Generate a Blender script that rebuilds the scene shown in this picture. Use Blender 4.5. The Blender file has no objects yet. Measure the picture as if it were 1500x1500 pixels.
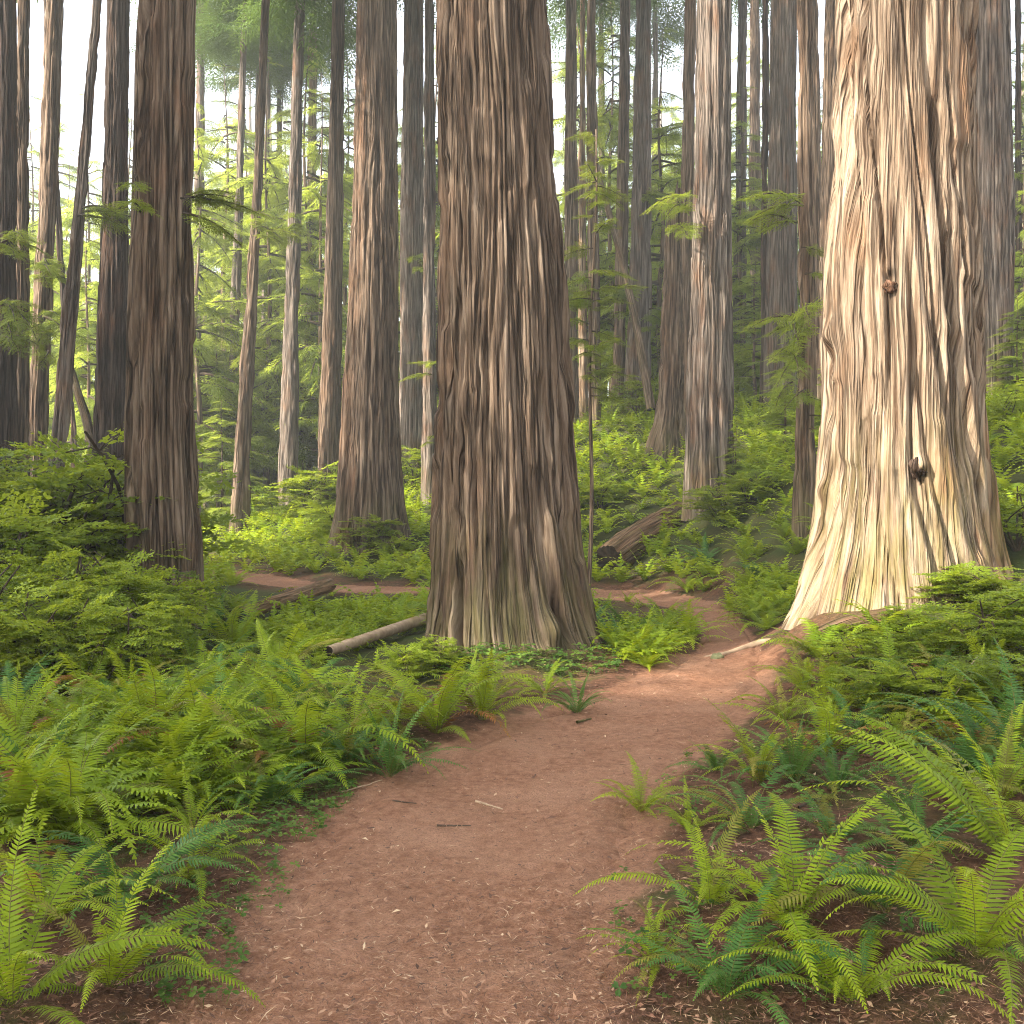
import bpy, math, random
import numpy as np
random.seed(11)
rng = np.random.default_rng(11)
PI = math.pi
scene = bpy.context.scene
COL = scene.collection
# ------------------------------------------------------------------ camera numbers (photo is 1500 px wide, horizon on its middle row)
F = 35.0/36.0*1500.0
CZ = 1.7
def P(px, py, d): return ((px-750.)/F*d, d, CZ-(py-750.)/F*d)
def D0(py): return CZ*F/(py-750.)                    # distance of flat ground seen on that row

# ------------------------------------------------------------------ small helpers
def link(o, parent=None):
    COL.objects.link(o)
    if parent is not None: o.parent = parent
    return o
def tag(o, label=None, cat=None, group=None, kind=None):
    if label: o['label'] = label
    if cat: o['category'] = cat
    if group: o['group'] = group
    if kind: o['kind'] = kind
    return o
def empty(name, loc, rz=0.0, s=1.0):
    o = bpy.data.objects.new(name, None); o.location = loc; o.rotation_euler = (0, 0, rz); o.scale = (s, s, s)
    o.empty_display_size = 0.2
    return link(o)
class Geo:
    """collects vertices, faces, one float per vertex and a material slot per face"""
    def __init__(s): s.V=[]; s.F=[]; s.R=[]; s.n=0
    def add(s, V, Fs, rnd=0.5, mat=0):
        V = np.asarray(V, float).reshape(-1,3)
        if not isinstance(Fs, (list,tuple)): Fs=[Fs]
        for f in Fs:
            f = np.asarray(f, int)
            if len(f): s.F.append((f+s.n, mat))
        s.V.append(V); s.R.append(np.broadcast_to(np.asarray(rnd,float), (len(V),)).copy()); s.n += len(V)
        return s
    def mesh(s, name, mats, smooth=False, attrs=None, bk=None):
        V = np.concatenate(s.V); me = bpy.data.meshes.new(name)
        me.vertices.add(len(V)); me.vertices.foreach_set('co', V.astype(np.float32).ravel())
        li = np.concatenate([f.ravel() for f,_ in s.F]); tot = np.concatenate([np.full(len(f), f.shape[1]) for f,_ in s.F])
        mi = np.concatenate([np.full(len(f), m) for f,m in s.F])
        me.loops.add(len(li)); me.loops.foreach_set('vertex_index', li.astype(np.int32))
        me.polygons.add(len(tot)); st = np.concatenate([[0], np.cumsum(tot)[:-1]])
        me.polygons.foreach_set('loop_start', st.astype(np.int32))
        for m in mats: me.materials.append(m)
        if len(mats) > 1: me.polygons.foreach_set('material_index', mi.astype(np.int32))
        if smooth: me.polygons.foreach_set('use_smooth', np.ones(len(tot), bool))
        a = me.attributes.new('rnd', 'FLOAT', 'POINT'); a.data.foreach_set('value', np.concatenate(s.R).astype(np.float32))
        for k,v in (attrs or {}).items():
            a = me.attributes.new(k, 'FLOAT', 'POINT'); a.data.foreach_set('value', np.asarray(v, np.float32).ravel())
        if any(m_ and m_.name.startswith('bark_') for m_ in mats):
            a = me.attributes.new('bk', 'FLOAT_VECTOR', 'POINT'); a.data.foreach_set('vector', (V if bk is None else np.asarray(bk)).astype(np.float32).ravel())
        me.update(calc_edges=True)
        return me
def obj(name, me, parent=None, loc=None):
    o = bpy.data.objects.new(name, me)
    if loc is not None: o.location = loc
    return link(o, parent)
def batch(V, Fs, M):
    """copies of a template under the matrices M (n,3,4)"""
    n = len(M); VV = np.einsum('nij,vj->nvi', M[:,:,:3], V) + M[:,None,:,3]
    off = (np.arange(n)*len(V))[:,None,None]
    return VV.reshape(-1,3), [(f[None]+off).reshape(-1, f.shape[1]) for f in Fs]
def frames(pos, dirv, up=(0,0,1), scale=1.0, roll=None):
    pos = np.asarray(pos,float).reshape(-1,3); y = np.asarray(dirv,float).reshape(-1,3)
    y = y/np.linalg.norm(y,axis=1,keepdims=True); up = np.broadcast_to(np.asarray(up,float), y.shape)
    x = np.cross(y, up); nx = np.linalg.norm(x,axis=1,keepdims=True); x = np.where(nx<1e-4, [[1.,0,0]], x/np.maximum(nx,1e-6))
    z = np.cross(x, y)
    if roll is not None:
        c,s = np.cos(roll)[:,None], np.sin(roll)[:,None]; x,z = x*c+z*s, z*c-x*s
    sc = np.broadcast_to(np.asarray(scale,float), (len(y),))[:,None]
    return np.stack([x*sc,y*sc,z*sc,pos],axis=2)
def tube(path, rad, n=5):
    path = np.asarray(path,float); k = len(path); rad = np.broadcast_to(np.asarray(rad,float),(k,))
    t = np.gradient(path,axis=0); t /= np.maximum(np.linalg.norm(t,axis=1,keepdims=True),1e-9)
    ref = np.array([0.,0,1]) if abs(t[:,2]).mean()<0.8 else np.array([1.,0,0])
    a = np.cross(t, ref); a /= np.linalg.norm(a,axis=1,keepdims=True); b = np.cross(t,a)
    th = np.arange(n)/n*2*PI
    V = path[:,None]+rad[:,None,None]*(np.cos(th)[None,:,None]*a[:,None]+np.sin(th)[None,:,None]*b[:,None])
    i = np.arange(k-1)[:,None]*n; j = np.arange(n)[None]; j2=(j+1)%n
    Q = np.stack([i+j,i+j2,i+n+j2,i+n+j],axis=-1).reshape(-1,4)
    return V.reshape(-1,3), Q
_tab = np.random.default_rng(5).random(65536)
def vnoise(u, v, per=0, seed=0):
    """2-D value noise, wraps in u with period per"""
    iu = np.floor(u).astype(np.int64); iv = np.floor(v).astype(np.int64); fu = u-iu; fv = v-iv
    fu = fu*fu*(3-2*fu); fv = fv*fv*(3-2*fv)
    def h(a,b):
        if per: a = a % per
        return _tab[(a*7919 + b*104729 + seed*15731 + (a*b)*31) & 65535]
    return (h(iu,iv)*(1-fu)+h(iu+1,iv)*fu)*(1-fv)+(h(iu,iv+1)*(1-fu)+h(iu+1,iv+1)*fu)*fv
def fbm(u, v, seed=0, o=4):
    s=0; a=.5
    for k in range(o): s = s+a*vnoise(u*2**k, v*2**k, 0, seed+k); a*=.5
    return s

# ------------------------------------------------------------------ materials
def nt(name):
    m = bpy.data.materials.new(name); m.use_nodes = True; n = m.node_tree; n.nodes.clear()
    out = n.nodes.new('ShaderNodeOutputMaterial'); return m, n, out
def N(n, t, **kw):
    o = n.nodes.new(t)
    for k,v in kw.items():
        if k.startswith('i_'): o.inputs[k[2:].replace('_',' ')].default_value = v
        else: setattr(o,k,v)
    return o
def ramp(n, fac, stops):
    r = n.nodes.new('ShaderNodeValToRGB'); e = r.color_ramp.elements
    while len(e)<len(stops): e.new(.5)
    for x,(p,c) in zip(e,stops): x.position=p; x.color=(*c,1)
    n.links.new(fac, r.inputs[0]); return r.outputs[0]
def mix(n, fac, a, b, mode='MIX'):
    m = n.nodes.new('ShaderNodeMix'); m.data_type='RGBA'; m.blend_type=mode
    for s,v in ((m.inputs[0],fac),(m.inputs[6],a),(m.inputs[7],b)):
        if isinstance(v,(int,float)): s.default_value=v
        elif isinstance(v,tuple): s.default_value=(*v,1)
        else: n.links.new(v,s)
    return m.outputs[2]
def math_(n, op, a, b=0.0):
    m = n.nodes.new('ShaderNodeMath'); m.operation=op
    for s,v in zip(m.inputs,(a,b)):
        if isinstance(v,(int,float)): s.default_value=v
        else: n.links.new(v,s)
    return m.outputs[0]
def attr(n, name):
    a = n.nodes.new('ShaderNodeAttribute'); a.attribute_name=name; return a.outputs['Fac']
def noise(n, vec, scale, detail=4, rough=.55, dist=0.0):
    t = N(n,'ShaderNodeTexNoise'); t.inputs['Scale'].default_value=scale; t.inputs['Detail'].default_value=detail
    t.inputs['Roughness'].default_value=rough; t.inputs['Distortion'].default_value=dist
    if vec is not None: n.links.new(vec,t.inputs['Vector'])
    return t.outputs['Fac']
def mapped(n, sc, src='Object'):
    tc = N(n,'ShaderNodeTexCoord'); mp = N(n,'ShaderNodeMapping'); mp.inputs['Scale'].default_value=sc
    n.links.new(tc.outputs[src], mp.inputs['Vector']); return mp.outputs[0]
def bump(n, h, strength, dist):
    b = N(n,'ShaderNodeBump'); b.inputs['Strength'].default_value=strength; b.inputs['Distance'].default_value=dist
    n.links.new(h,b.inputs['Height']); return b.outputs[0]

def bark(name, dark, mid, light, red, moss=(0.115,0.11,0.035), rough=.9):
    m,n,out = nt(name)
    def bkm(sc):
        a_=N(n,'ShaderNodeAttribute'); a_.attribute_name='bk'; mp=N(n,'ShaderNodeMapping'); mp.inputs['Scale'].default_value=sc; n.links.new(a_.outputs['Vector'],mp.inputs['Vector']); return mp.outputs[0]
    v = bkm((1,1,.042)); v2 = bkm((1,1,.35))
    n1 = noise(n,v,22,6,.6,.3); n2 = noise(n,v2,2.2,4,.6); n3 = noise(n,v,70,4,.6); n4 = noise(n,bkm((1,1,.13)),9,4,.65)
    c = ramp(n,n1,[(.33,dark),(.49,mid),(.68,light)])
    n5 = noise(n,bkm((1,1,.03)),11,3,.5,.35); fis = ramp(n,math_(n,'ABSOLUTE',math_(n,'SUBTRACT',n5,.5)),[(.0,(1,1,1)),(.05,(0,0,0))])
    c = mix(n,math_(n,'MULTIPLY',fis,.8),c,tuple(x*.7 for x in dark))  # furrow shade painted in: fissure lines coloured darker than the bark
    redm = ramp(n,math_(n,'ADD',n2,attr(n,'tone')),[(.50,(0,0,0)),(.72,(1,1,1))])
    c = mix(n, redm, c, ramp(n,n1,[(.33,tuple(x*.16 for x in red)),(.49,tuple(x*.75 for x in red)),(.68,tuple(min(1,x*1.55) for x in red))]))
    c = mix(n, math_(n,'MULTIPLY',n3,.55), c, mix(n,.5,c,dark),'MIX')
    hs = N(n,'ShaderNodeHueSaturation'); oi = N(n,'ShaderNodeObjectInfo')
    n.links.new(math_(n,'ADD',math_(n,'MULTIPLY',oi.outputs['Random'],.35),.83),hs.inputs['Value']); n.links.new(c,hs.inputs['Color']); c = hs.outputs[0]
    ms = math_(n,'MULTIPLY',math_(n,'MULTIPLY',attr(n,'moss'),.65),ramp(n,n4,[(.38,(0,0,0)),(.62,(1,1,1))]))
    c = mix(n, ms, c, mix(n,n3,tuple(x*.6 for x in moss),tuple(x*1.3 for x in moss)))
    p = N(n,'ShaderNodeBsdfPrincipled'); p.inputs['Roughness'].default_value=rough; p.inputs['Specular IOR Level'].default_value=.15
    n.links.new(c,p.inputs['Base Color'])
    h = math_(n,'SUBTRACT',math_(n,'ADD',n1,math_(n,'MULTIPLY',n3,.5)),math_(n,'MULTIPLY',fis,.7)); n.links.new(bump(n,h,.9,.055),p.inputs['Normal'])
    n.links.new(p.outputs[0],out.inputs[0]); return m
BARK = {
 'brown': bark('bark_brown',(.026,.016,.010),(.165,.110,.073),(.34,.255,.185),(.185,.105,.062)),
 'dark':  bark('bark_dark', (.020,.013,.009),(.080,.053,.038),(.16,.12,.10),(.14,.07,.04)),
 'grey':  bark('bark_grey', (.030,.022,.017),(.155,.120,.095),(.31,.255,.21),(.20,.11,.065)),
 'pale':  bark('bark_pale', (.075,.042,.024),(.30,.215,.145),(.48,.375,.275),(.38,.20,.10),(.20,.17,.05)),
}
def leaf(name, c0, c1, c2, tr=.45, tcol=None, rough=.45):
    m,n,out = nt(name)
    oi = N(n,'ShaderNodeObjectInfo')
    f = math_(n,'ADD',math_(n,'MULTIPLY',attr(n,'rnd'),.65),math_(n,'MULTIPLY',oi.outputs['Random'],.38))
    c = ramp(n,f,[(.08,c0),(.5,c1),(.95,c2)])
    p = N(n,'ShaderNodeBsdfPrincipled'); p.inputs['Roughness'].default_value=rough; p.inputs['Specular IOR Level'].default_value=.14
    n.links.new(c,p.inputs['Base Color'])
    t = N(n,'ShaderNodeBsdfTranslucent'); n.links.new(mix(n,.5,c,tcol or (c2[0]*1.7,c2[1]*1.5,c2[2])),t.inputs[0])
    mx = N(n,'ShaderNodeMixShader'); mx.inputs[0].default_value=tr
    n.links.new(p.outputs[0],mx.inputs[1]); n.links.new(t.outputs[0],mx.inputs[2]); n.links.new(mx.outputs[0],out.inputs[0]); return m
L_FERN = leaf('fern_green',(.058,.105,.008),(.180,.265,.012),(.35,.42,.022),.42)
L_FERND= leaf('fern_deep_green',(.022,.066,.018),(.058,.140,.026),(.13,.23,.032),.3)
L_DEAD = leaf('fern_dead_rust',(.10,.035,.012),(.22,.09,.025),(.33,.17,.05),.3)
L_OLIVE= leaf('fern_fading_olive',(.07,.08,.012),(.15,.16,.022),(.30,.26,.05),.35)
L_HUCK = leaf('huckleberry_leaf',(.055,.092,.011),(.165,.235,.020),(.33,.40,.034),.5)
L_HEM  = leaf('conifer_needle',(.058,.095,.016),(.145,.205,.030),(.29,.36,.055),.65)  # lighter than the near sprays: backlit glow put into the needle colour
L_LIMB = leaf('spray_needle',(.05,.078,.012),(.12,.165,.02),(.24,.29,.035),.5)
L_CAN  = leaf('canopy_needle',(.03,.06,.015),(.06,.11,.02),(.10,.16,.03),.35)
L_CLOV = leaf('clover_leaf',(.03,.075,.016),(.065,.13,.022),(.15,.22,.035),.35)
def plain(name, c0, c1, sc=(1,1,1), scale=20, rough=.9, bs=.5, bd=.01):
    m,n,out = nt(name); v = mapped(n,sc); f = noise(n,v,scale,5,.6)
    p = N(n,'ShaderNodeBsdfPrincipled'); p.inputs['Roughness'].default_value=rough; p.inputs['Specular IOR Level'].default_value=.15
    n.links.new(mix(n,ramp(n,f,[(.3,(0,0,0)),(.7,(1,1,1))]),c0,c1),p.inputs['Base Color']); n.links.new(bump(n,f,bs,bd),p.inputs['Normal'])
    n.links.new(p.outputs[0],out.inputs[0]); return m
M_TWIG = plain('twig_wood',(.035,.024,.016),(.09,.065,.045))
M_PALEW= plain('weathered_wood',(.27,.18,.11),(.48,.35,.23),(1,1,1),9)
M_MOSSW= plain('mossy_wood',(.05,.045,.015),(.11,.11,.03),(1,1,1),14)
M_STONE= plain('mossy_stone',(.10,.10,.05),(.20,.20,.10),(1,1,1),18)
M_DARKW = plain('dark_cut_wood',(.010,.008,.006),(.045,.03,.02),(1,1,1),12)  # near-black wood for log ends and the snag hollow
M_RACH = plain('fern_stalk',(.10,.10,.025),(.17,.15,.04))
def litter_mat():
    m,n,out = nt('leaf_litter')
    c = ramp(n,attr(n,'rnd'),[(.0,(.06,.025,.012)),(.45,(.20,.09,.05)),(.8,(.34,.19,.11)),(1.,(.5,.36,.22))])
    p = N(n,'ShaderNodeBsdfPrincipled'); p.inputs['Roughness'].default_value=.85; n.links.new(c,p.inputs['Base Color'])
    n.links.new(p.outputs[0],out.inputs[0]); return m
M_LIT = litter_mat()
def soil_mat(name, path):
    m,n,out = nt(name); v = mapped(n,(1,1,1))
    a = noise(n,v,1.3,4,.6); b = noise(n,v,16,6,.7); s = noise(n,mapped(n,(1,1,1)),95,3,.7); k = noise(n,v,.45,3,.5)
    def dirt():
        c = ramp(n,b,[(.28,(.14,.062,.034)),(.5,(.27,.133,.076)),(.72,(.37,.20,.125))])
        c = mix(n,ramp(n,a,[(.45,(0,0,0)),(.7,(.7,.7,.7))]),c,(.36,.20,.125))
        c = mix(n,ramp(n,s,[(.45,(0,0,0)),(.75,(.8,.8,.8))]),c,(.12,.055,.034))
        return c
    if path: c=dirt()
    else:
        c = ramp(n,b,[(.28,(.035,.018,.011)),(.5,(.10,.048,.028)),(.75,(.20,.10,.06))])
        c = mix(n,ramp(n,a,[(.50,(0,0,0)),(.66,(.8,.8,.8))]),c,(.045,.065,.016))
        g = attr(n,'green'); c = mix(n,math_(n,'MULTIPLY',g,.75),c,mix(n,b,(.020,.035,.010),(.06,.085,.02)))
        tb=math_(n,'ADD',attr(n,'trail'),math_(n,'MULTIPLY',math_(n,'SUBTRACT',noise(n,v,5,5,.7),.5),.9)); c=mix(n,ramp(n,tb,[(.42,(0,0,0)),(.72,(1,1,1))]),c,dirt())
    p = N(n,'ShaderNodeBsdfPrincipled'); p.inputs['Roughness'].default_value=.92; p.inputs['Specular IOR Level'].default_value=.12
    n.links.new(c,p.inputs['Base Color']); h = math_(n,'ADD',b,math_(n,'MULTIPLY',s,.6))
    n.links.new(bump(n,h,.75,.03),p.inputs['Normal']); n.links.new(p.outputs[0],out.inputs[0]); return m
M_SOIL = soil_mat('forest_duff',False); M_PATH = soil_mat('packed_dirt',True)

# ------------------------------------------------------------------ trees seen in the photograph: distance, bark, outline rows (row, left, right), base row or None, label
TREES = [
 (25,'dark',[(283,-8,23),(500,-9,23),(715,-10,28)],None,'dark trunk cut by the left edge of the photo, thickest there'),
 (27,'brown',[(283,24,42),(500,20,42),(690,17,42)],None,'grey brown trunk just right of the dark trunk on the left edge'),
 (29,'brown',[(283,58,83),(500,48,74),(690,41,66)],None,'reddish trunk behind the leaning grey trunk, third from left edge'),
 (33,'dark',[(283,77,87),(450,88,97),(600,100,108),(785,111,125)],None,'thin dark pole trunk crossing behind the leaning grey trunk'),
 (23,'grey',[(283,112,127),(450,93,112),(690,72,97)],None,'grey trunk leaning right, left of the dark straight trunk'),
 (26,'dark',[(283,152,186),(500,144,185),(735,138,187)],None,'straight dark trunk with sunlit left edge, left of the double trunk'),
 (14.2,'brown',[(283,200,280),(450,195,280),(640,190,281),(760,190,289),(860,190,295),(925,184,303)],925,'big reddish brown double trunk at left, rising from shrubs and ferns'),
 (52,'grey',[(283,285,299),(660,281,292)],None,'thin faded trunk directly right of the big left double trunk'),
 (47,'grey',[(283,345,356),(450,338,351),(690,330,344)],None,'pale trunk touching the left side of the leaning brown trunk'),
 (36,'brown',[(283,370,383),(450,358,376),(660,343,366),(778,336,368)],778,'brown trunk leaning right with dark scar halfway up'),
 (58,'grey',[(283,371,378),(500,366,374),(750,361,371)],None,'very thin pale trunk right of the leaning brown trunk'),
 (56,'grey',[(283,386,394),(500,381,391),(750,374,387)],None,'pale slim straight trunk midway between leaning and lit trunks'),
 (60,'dark',[(283,404,412),(500,402,410),(720,397,409)],None,'thin dark trunk just left of the sunlit straight trunk'),
 (42,'grey',[(283,423,442),(500,416,437),(755,406,438)],755,'straight greyish trunk with a pale sunlit left strip'),
 (55,'brown',[(283,450,464),(500,447,463),(735,442,462)],None,'hazy green tinted trunk left of the smooth brown trunk'),
 (38,'brown',[(283,480,502),(500,472,500),(750,462,498)],750,'smooth straight brown trunk left of the broad trunk behind trail'),
 (28,'brown',[(283,517,583),(450,512,584),(560,504,585),(680,498,588),(750,493,593),(805,480,604)],805,'broad dark trunk on a mound behind the back trail'),
 (40,'grey',[(283,588,621),(500,586,620),(700,584,621)],700,'mid sized trunk with bright sunlit left face behind broad trunk'),
 (34,'grey',[(283,621,637),(500,620,638),(737,617,642)],737,'slim trunk close to the left side of the giant centre trunk'),
 (12.1,'brown',[(283,643,814),(400,642,823),(500,641,829),(640,639,838),(720,638,844),(800,635,851),(860,632,861),(905,629,871),(940,626,884),(962,620,905)],965,'giant redwood trunk in the centre beside the dirt trail'),
 (42,'brown',[(283,827,846),(500,827,846),(635,831,849)],635,'smooth trunk just right of the giant centre trunk'),
 (46,'pale',[(283,849,858),(500,848,860),(630,847,862)],None,'slim pale lit trunk second right of the giant centre trunk'),
 (40,'brown',[(283,860,876),(500,862,879),(625,863,882)],625,'brown trunk behind the thin bare sapling'),
 (60,'grey',[(283,877,887),(620,879,890)],None,'hazy pale trunk in the bright gap left of the forked pair'),
 (45,'brown',[(283,903,921),(500,899,917),(610,894,916)],610,'brown trunk on the left of the pair crossed by leaning snag'),
 (44,'grey',[(283,926,954),(450,921,954),(600,912,952),(618,909,955)],616,'thicker trunk on the right of the pair crossed by leaning snag'),
 (62,'grey',[(283,955,965),(620,954,966)],None,'hazy thin trunk left of the broken snag'),
 (36,'brown',[(283,998,1017),(640,990,1014)],None,'trunk wedged behind the broken snag and the double trunk'),
 (25,'grey',[(283,1017,1070),(450,1012,1071),(560,1006,1072),(660,1005,1074),(730,1001,1079)],730,'stout grooved trunk on the slope above the mossy log'),
 (48,'grey',[(283,1077,1093),(560,1071,1092)],560,'smooth pale trunk right of the stout grooved trunk'),
 (54,'brown',[(283,1097,1115),(535,1101,1113)],None,'faint reddish trunk in haze between two grey trunks upslope'),
 (37,'dark',[(283,1116,1126),(560,1114,1128)],None,'slender trunk hugging the left side of the fused upslope trunk'),
 (36,'grey',[(283,1126,1167),(500,1121,1168),(600,1119,1170)],600,'wide fused grey trunk high on the right slope'),
 (19,'brown',[(283,1170,1190),(500,1171,1192),(640,1168,1193),(780,1162,1199)],780,'slender bare trunk standing left of the sunlit giant'),
 (32,'brown',[(283,1188,1203),(600,1196,1208)],None,'thin trunk behind and right of the slender bare trunk'),
 (30,'brown',[(283,1204,1224),(500,1200,1219),(625,1197,1217)],625,'thin trunk half hidden behind the left edge of sunlit giant'),
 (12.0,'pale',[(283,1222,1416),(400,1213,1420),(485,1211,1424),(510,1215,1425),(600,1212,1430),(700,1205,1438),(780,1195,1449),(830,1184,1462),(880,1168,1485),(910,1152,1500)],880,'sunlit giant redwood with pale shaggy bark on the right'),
 (24,'grey',[(283,1416,1481),(450,1419,1480),(590,1425,1480)],590,'broad grey trunk behind the sunlit giant at the right'),
 (34,'dark',[(283,1488,1497),(480,1488,1498)],None,'thin dark trunk at the right edge of the photo'),
]
# ------------------------------------------------------------------ ground
CTRL = []
for d,_,rows,base,_l in TREES:
    if base: CTRL.append(P((rows[-1][1]+rows[-1][2])/2, base, d))
CTRL += [P(1165,905,11.5),P(1462,800,12.6),P(893,838,24),P(990,790,26)]
PATH_L = [(205,1800),(330,1500),(480,1217),(570,1150),(665,1100),(790,1050),(945,1000),(1015,960),(1035,925),(1012,897),(950,884),(870,877),(760,872),(640,870),(500,868),(420,861),(350,851),(300,843),(230,838)]
PATH_R = [(760,1800),(820,1500),(925,1217),(940,1150),(1010,1100),(1070,1050),(1112,1000),(1114,960),(1094,925),(1075,900),(1035,879),(950,861),(850,861),(640,860),(500,858),(430,848),(370,839),(320,832),(250,827)]
for (a,b) in PATH_L+PATH_R: CTRL.append(P(a,b,D0(b)))
CTRL += [P(1400,1000,8),P(1500,1217,4.9),P(1500,900,11),P(1100,850,19),P(1200,1000,9),P(1230,1150,6),
 (-5,4,0),(-6,9,.05),(-9,13,.1),(-12,20,.5),(-14,26,.8),P(300,765,60),P(100,765,60),P(600,705,70),P(900,600,70),P(1100,520,70),P(1450,470,50),P(1550,440,70),P(1500,600,26),
 (0,-4,0),(-6,-4,0),(6,-4,.3),(-20,5,0),(14,4,1.2),(20,12,3),(30,30,9),(-35,40,.5),(-40,80,1)]
CTRL = np.array(CTRL); _PI=np.nonzero(np.abs(CTRL[:,2])<1e-6)[0]
def _phi(r2): return np.where(r2>1e-9, .5*r2*np.log(np.maximum(r2,1e-9)), 0)
_A = CTRL[:,:2]; _n=len(_A); _K=_phi(((_A[:,None]-_A[None])**2).sum(-1))+np.diag(np.where(np.isin(np.arange(_n),_PI),.03,.8))
_Pm=np.c_[np.ones(_n),_A]; _S=np.zeros((_n+3,_n+3)); _S[:_n,:_n]=_K; _S[:_n,_n:]=_Pm; _S[_n:,:_n]=_Pm.T
_w=np.linalg.solve(_S,np.r_[CTRL[:,2],0,0,0])
# trail in plan
pl = np.array([P(a,b,D0(b))[:2] for a,b in PATH_L]); pr = np.array([P(a,b,D0(b))[:2] for a,b in PATH_R])
def dens(p,k=14):
    t=np.arange(len(p)); tt=np.linspace(0,len(p)-1,(len(p)-1)*k+1)
    q=np.stack([np.interp(tt,t,p[:,i]) for i in range(2)],1)
    for _ in range(10): q[1:-1]=.25*q[:-2]+.5*q[1:-1]+.25*q[2:]
    return q
pl=dens(pl); pr=dens(pr); pc=(pl+pr)/2; pw=np.linalg.norm(pl-pr,axis=1)/2
poly_=np.r_[pl,pr[::-1]]; edge_=np.r_[pl,pr]
def path_sd(x,y):
    """signed distance-ish to the trail edge, negative inside"""
    x=np.asarray(x,float); sh=x.shape; q=np.stack([x.ravel(),np.asarray(y,float).ravel()],1)
    out=np.empty(len(q))
    out[:]=np.hypot(q[:,0]-np.clip(q[:,0],-14,5),q[:,1]-np.clip(q[:,1],2.5,33))+1
    k=np.nonzero(out<3.5)[0]; q=q[k]; ins=np.zeros(len(q),bool); n=len(poly_)
    for i in range(n):
        (x1,y1),(x2,y2)=poly_[i],poly_[(i+1)%n]
        if y1!=y2:
            c=(y1>q[:,1])!=(y2>q[:,1]); ins^=c&(q[:,0]<(x2-x1)*(q[:,1]-y1)/(y2-y1)+x1)
    for s in range(0,len(q),20000):
        out[k[s:s+20000]]=np.linalg.norm(q[s:s+20000,None]-edge_[None],axis=2).min(1)
    out[k]=np.where(ins,-out[k],out[k])
    return out.reshape(sh)
def gbase(x,y):
    x=np.clip(np.asarray(x,float),-45,45); y=np.clip(np.asarray(y,float),-8,90); sh=np.broadcast(x,y).shape
    q=np.stack([np.broadcast_to(x,sh).ravel(),np.broadcast_to(y,sh).ravel()],1); z=np.empty(len(q))
    for s in range(0,len(q),20000):
        k=q[s:s+20000]; z[s:s+20000]=_phi(((k[:,None]-_A[None])**2).sum(-1))@_w[:_n]+_w[_n]+k@_w[_n+1:]
    return z.reshape(sh)
TRUNKS=[]   # (x,y,r) filled below for spacing and for the mounds round the trunks
for d,_,rows,base,_l in TREES:
    a=rows[-1]; TRUNKS.append(((a[1]+a[2])/2*d/F-750*d/F, d, (a[2]-a[1])/2*d/F))
TR=np.array(TRUNKS)
def ground(x,y):
    x=np.asarray(x,float); y=np.asarray(y,float)
    z=gbase(x,y); sd=path_sd(x,y)
    k=np.clip(sd/.6,0,1); k=k*k*(3-2*k)
    z=z+k*((fbm(x*.9+50,y*.9+50,3)-.47)*np.where(y<14,.26,.16)+(fbm(x*3.1+9,y*3.1+9,8,3)-.44)*.09)+k*.03
    for (tx,ty,tr) in TR[TR[:,2]>.8]:
        rr=np.hypot(x-tx,y-ty)-tr; z=z+.12*np.exp(-np.clip(rr,0,None)/.45)*np.clip(sd/.3,0,1)
    return z
def g1(x,y): return float(ground(np.array([x]),np.array([y]))[0])
_ds=np.concatenate([np.arange(2.2,14,.05),np.arange(14,110,.25)])
def hit(px,py):
    x=(px-750)/F*_ds; z=CZ-(py-750)/F*_ds; g=ground(x,_ds); i=np.argmax(z<=g)
    if not (z<=g).any(): i=len(_ds)-1
    return float(x[i]),float(_ds[i]),float(g[i])
# ground sheet: fine near the camera, growing steps out to the horizon
def axis(lo,hi,fine,step,grow):
    a=list(np.arange(fine[0],fine[1],step)); s=step
    while a[-1]<hi: s*=grow; a.append(a[-1]+s)
    s=step; b=[a[0]]
    while b[-1]>lo: s*=grow; b.append(b[-1]-s)
    return np.array(b[:0:-1]+a)
ax=axis(-700,700,(-9,11),.085,1.07); ay=axis(-300,1200,(2.4,24),.085,1.06)
X,Y=np.meshgrid(ax,ay); Z=ground(X,Y); sd=path_sd(X,Y)
Z=Z-np.where(sd<-.05,.03,0)
nx=len(ax); i=(np.arange(len(ay)-1)*nx)[:,None]+np.arange(nx-1)[None]
Q=np.stack([i,i+1,i+nx+1,i+nx],-1).reshape(-1,4)
green=np.clip((sd-.35)/1.2,0,1)*np.clip((Y-6)/6,.0,1)
tag(obj('ground',Geo().add(np.stack([X,Y,Z],-1),Q).mesh('ground',[M_SOIL],True,{'green':green,'trail':np.clip(1-sd/np.where(Y<12,.45,.12),0,1)})),'brown forest floor of needles and moss rising to the right','forest floor',None,'structure')
# trail sheet with frayed edges
nu=34; u=np.linspace(-1.12,1.12,nu); k=len(pc)
fine=np.linspace(0,k-1,k*4); PL=np.stack([np.interp(fine,np.arange(k),pl[:,i]) for i in range(2)],1); PR=np.stack([np.interp(fine,np.arange(k),pr[:,i]) for i in range(2)],1)
C=(PL+PR)/2; Hh=(PR-PL)/2
W=1+.16*(vnoise(np.arange(len(C))[:,None]*.12+u[None]*0, np.sign(u)[None]*9.+0*C[:,:1],0,4)-.5)*np.abs(u)[None]**3
XY=C[:,None]+Hh[:,None]*(u[None,:,None]*W[:,:,None])
px_,py_=XY[...,0],XY[...,1]
edge=np.clip((np.abs(u)-.80)/.32,0,1)[None]
Zp=gbase(px_,py_)+.022-edge*.085+(fbm(px_*2.2+5,py_*2.2+5,21)-.47)*.05+(fbm(px_*11+5,py_*11+5,31,3)-.44)*.018-.02*(1-u[None]**2)
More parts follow.
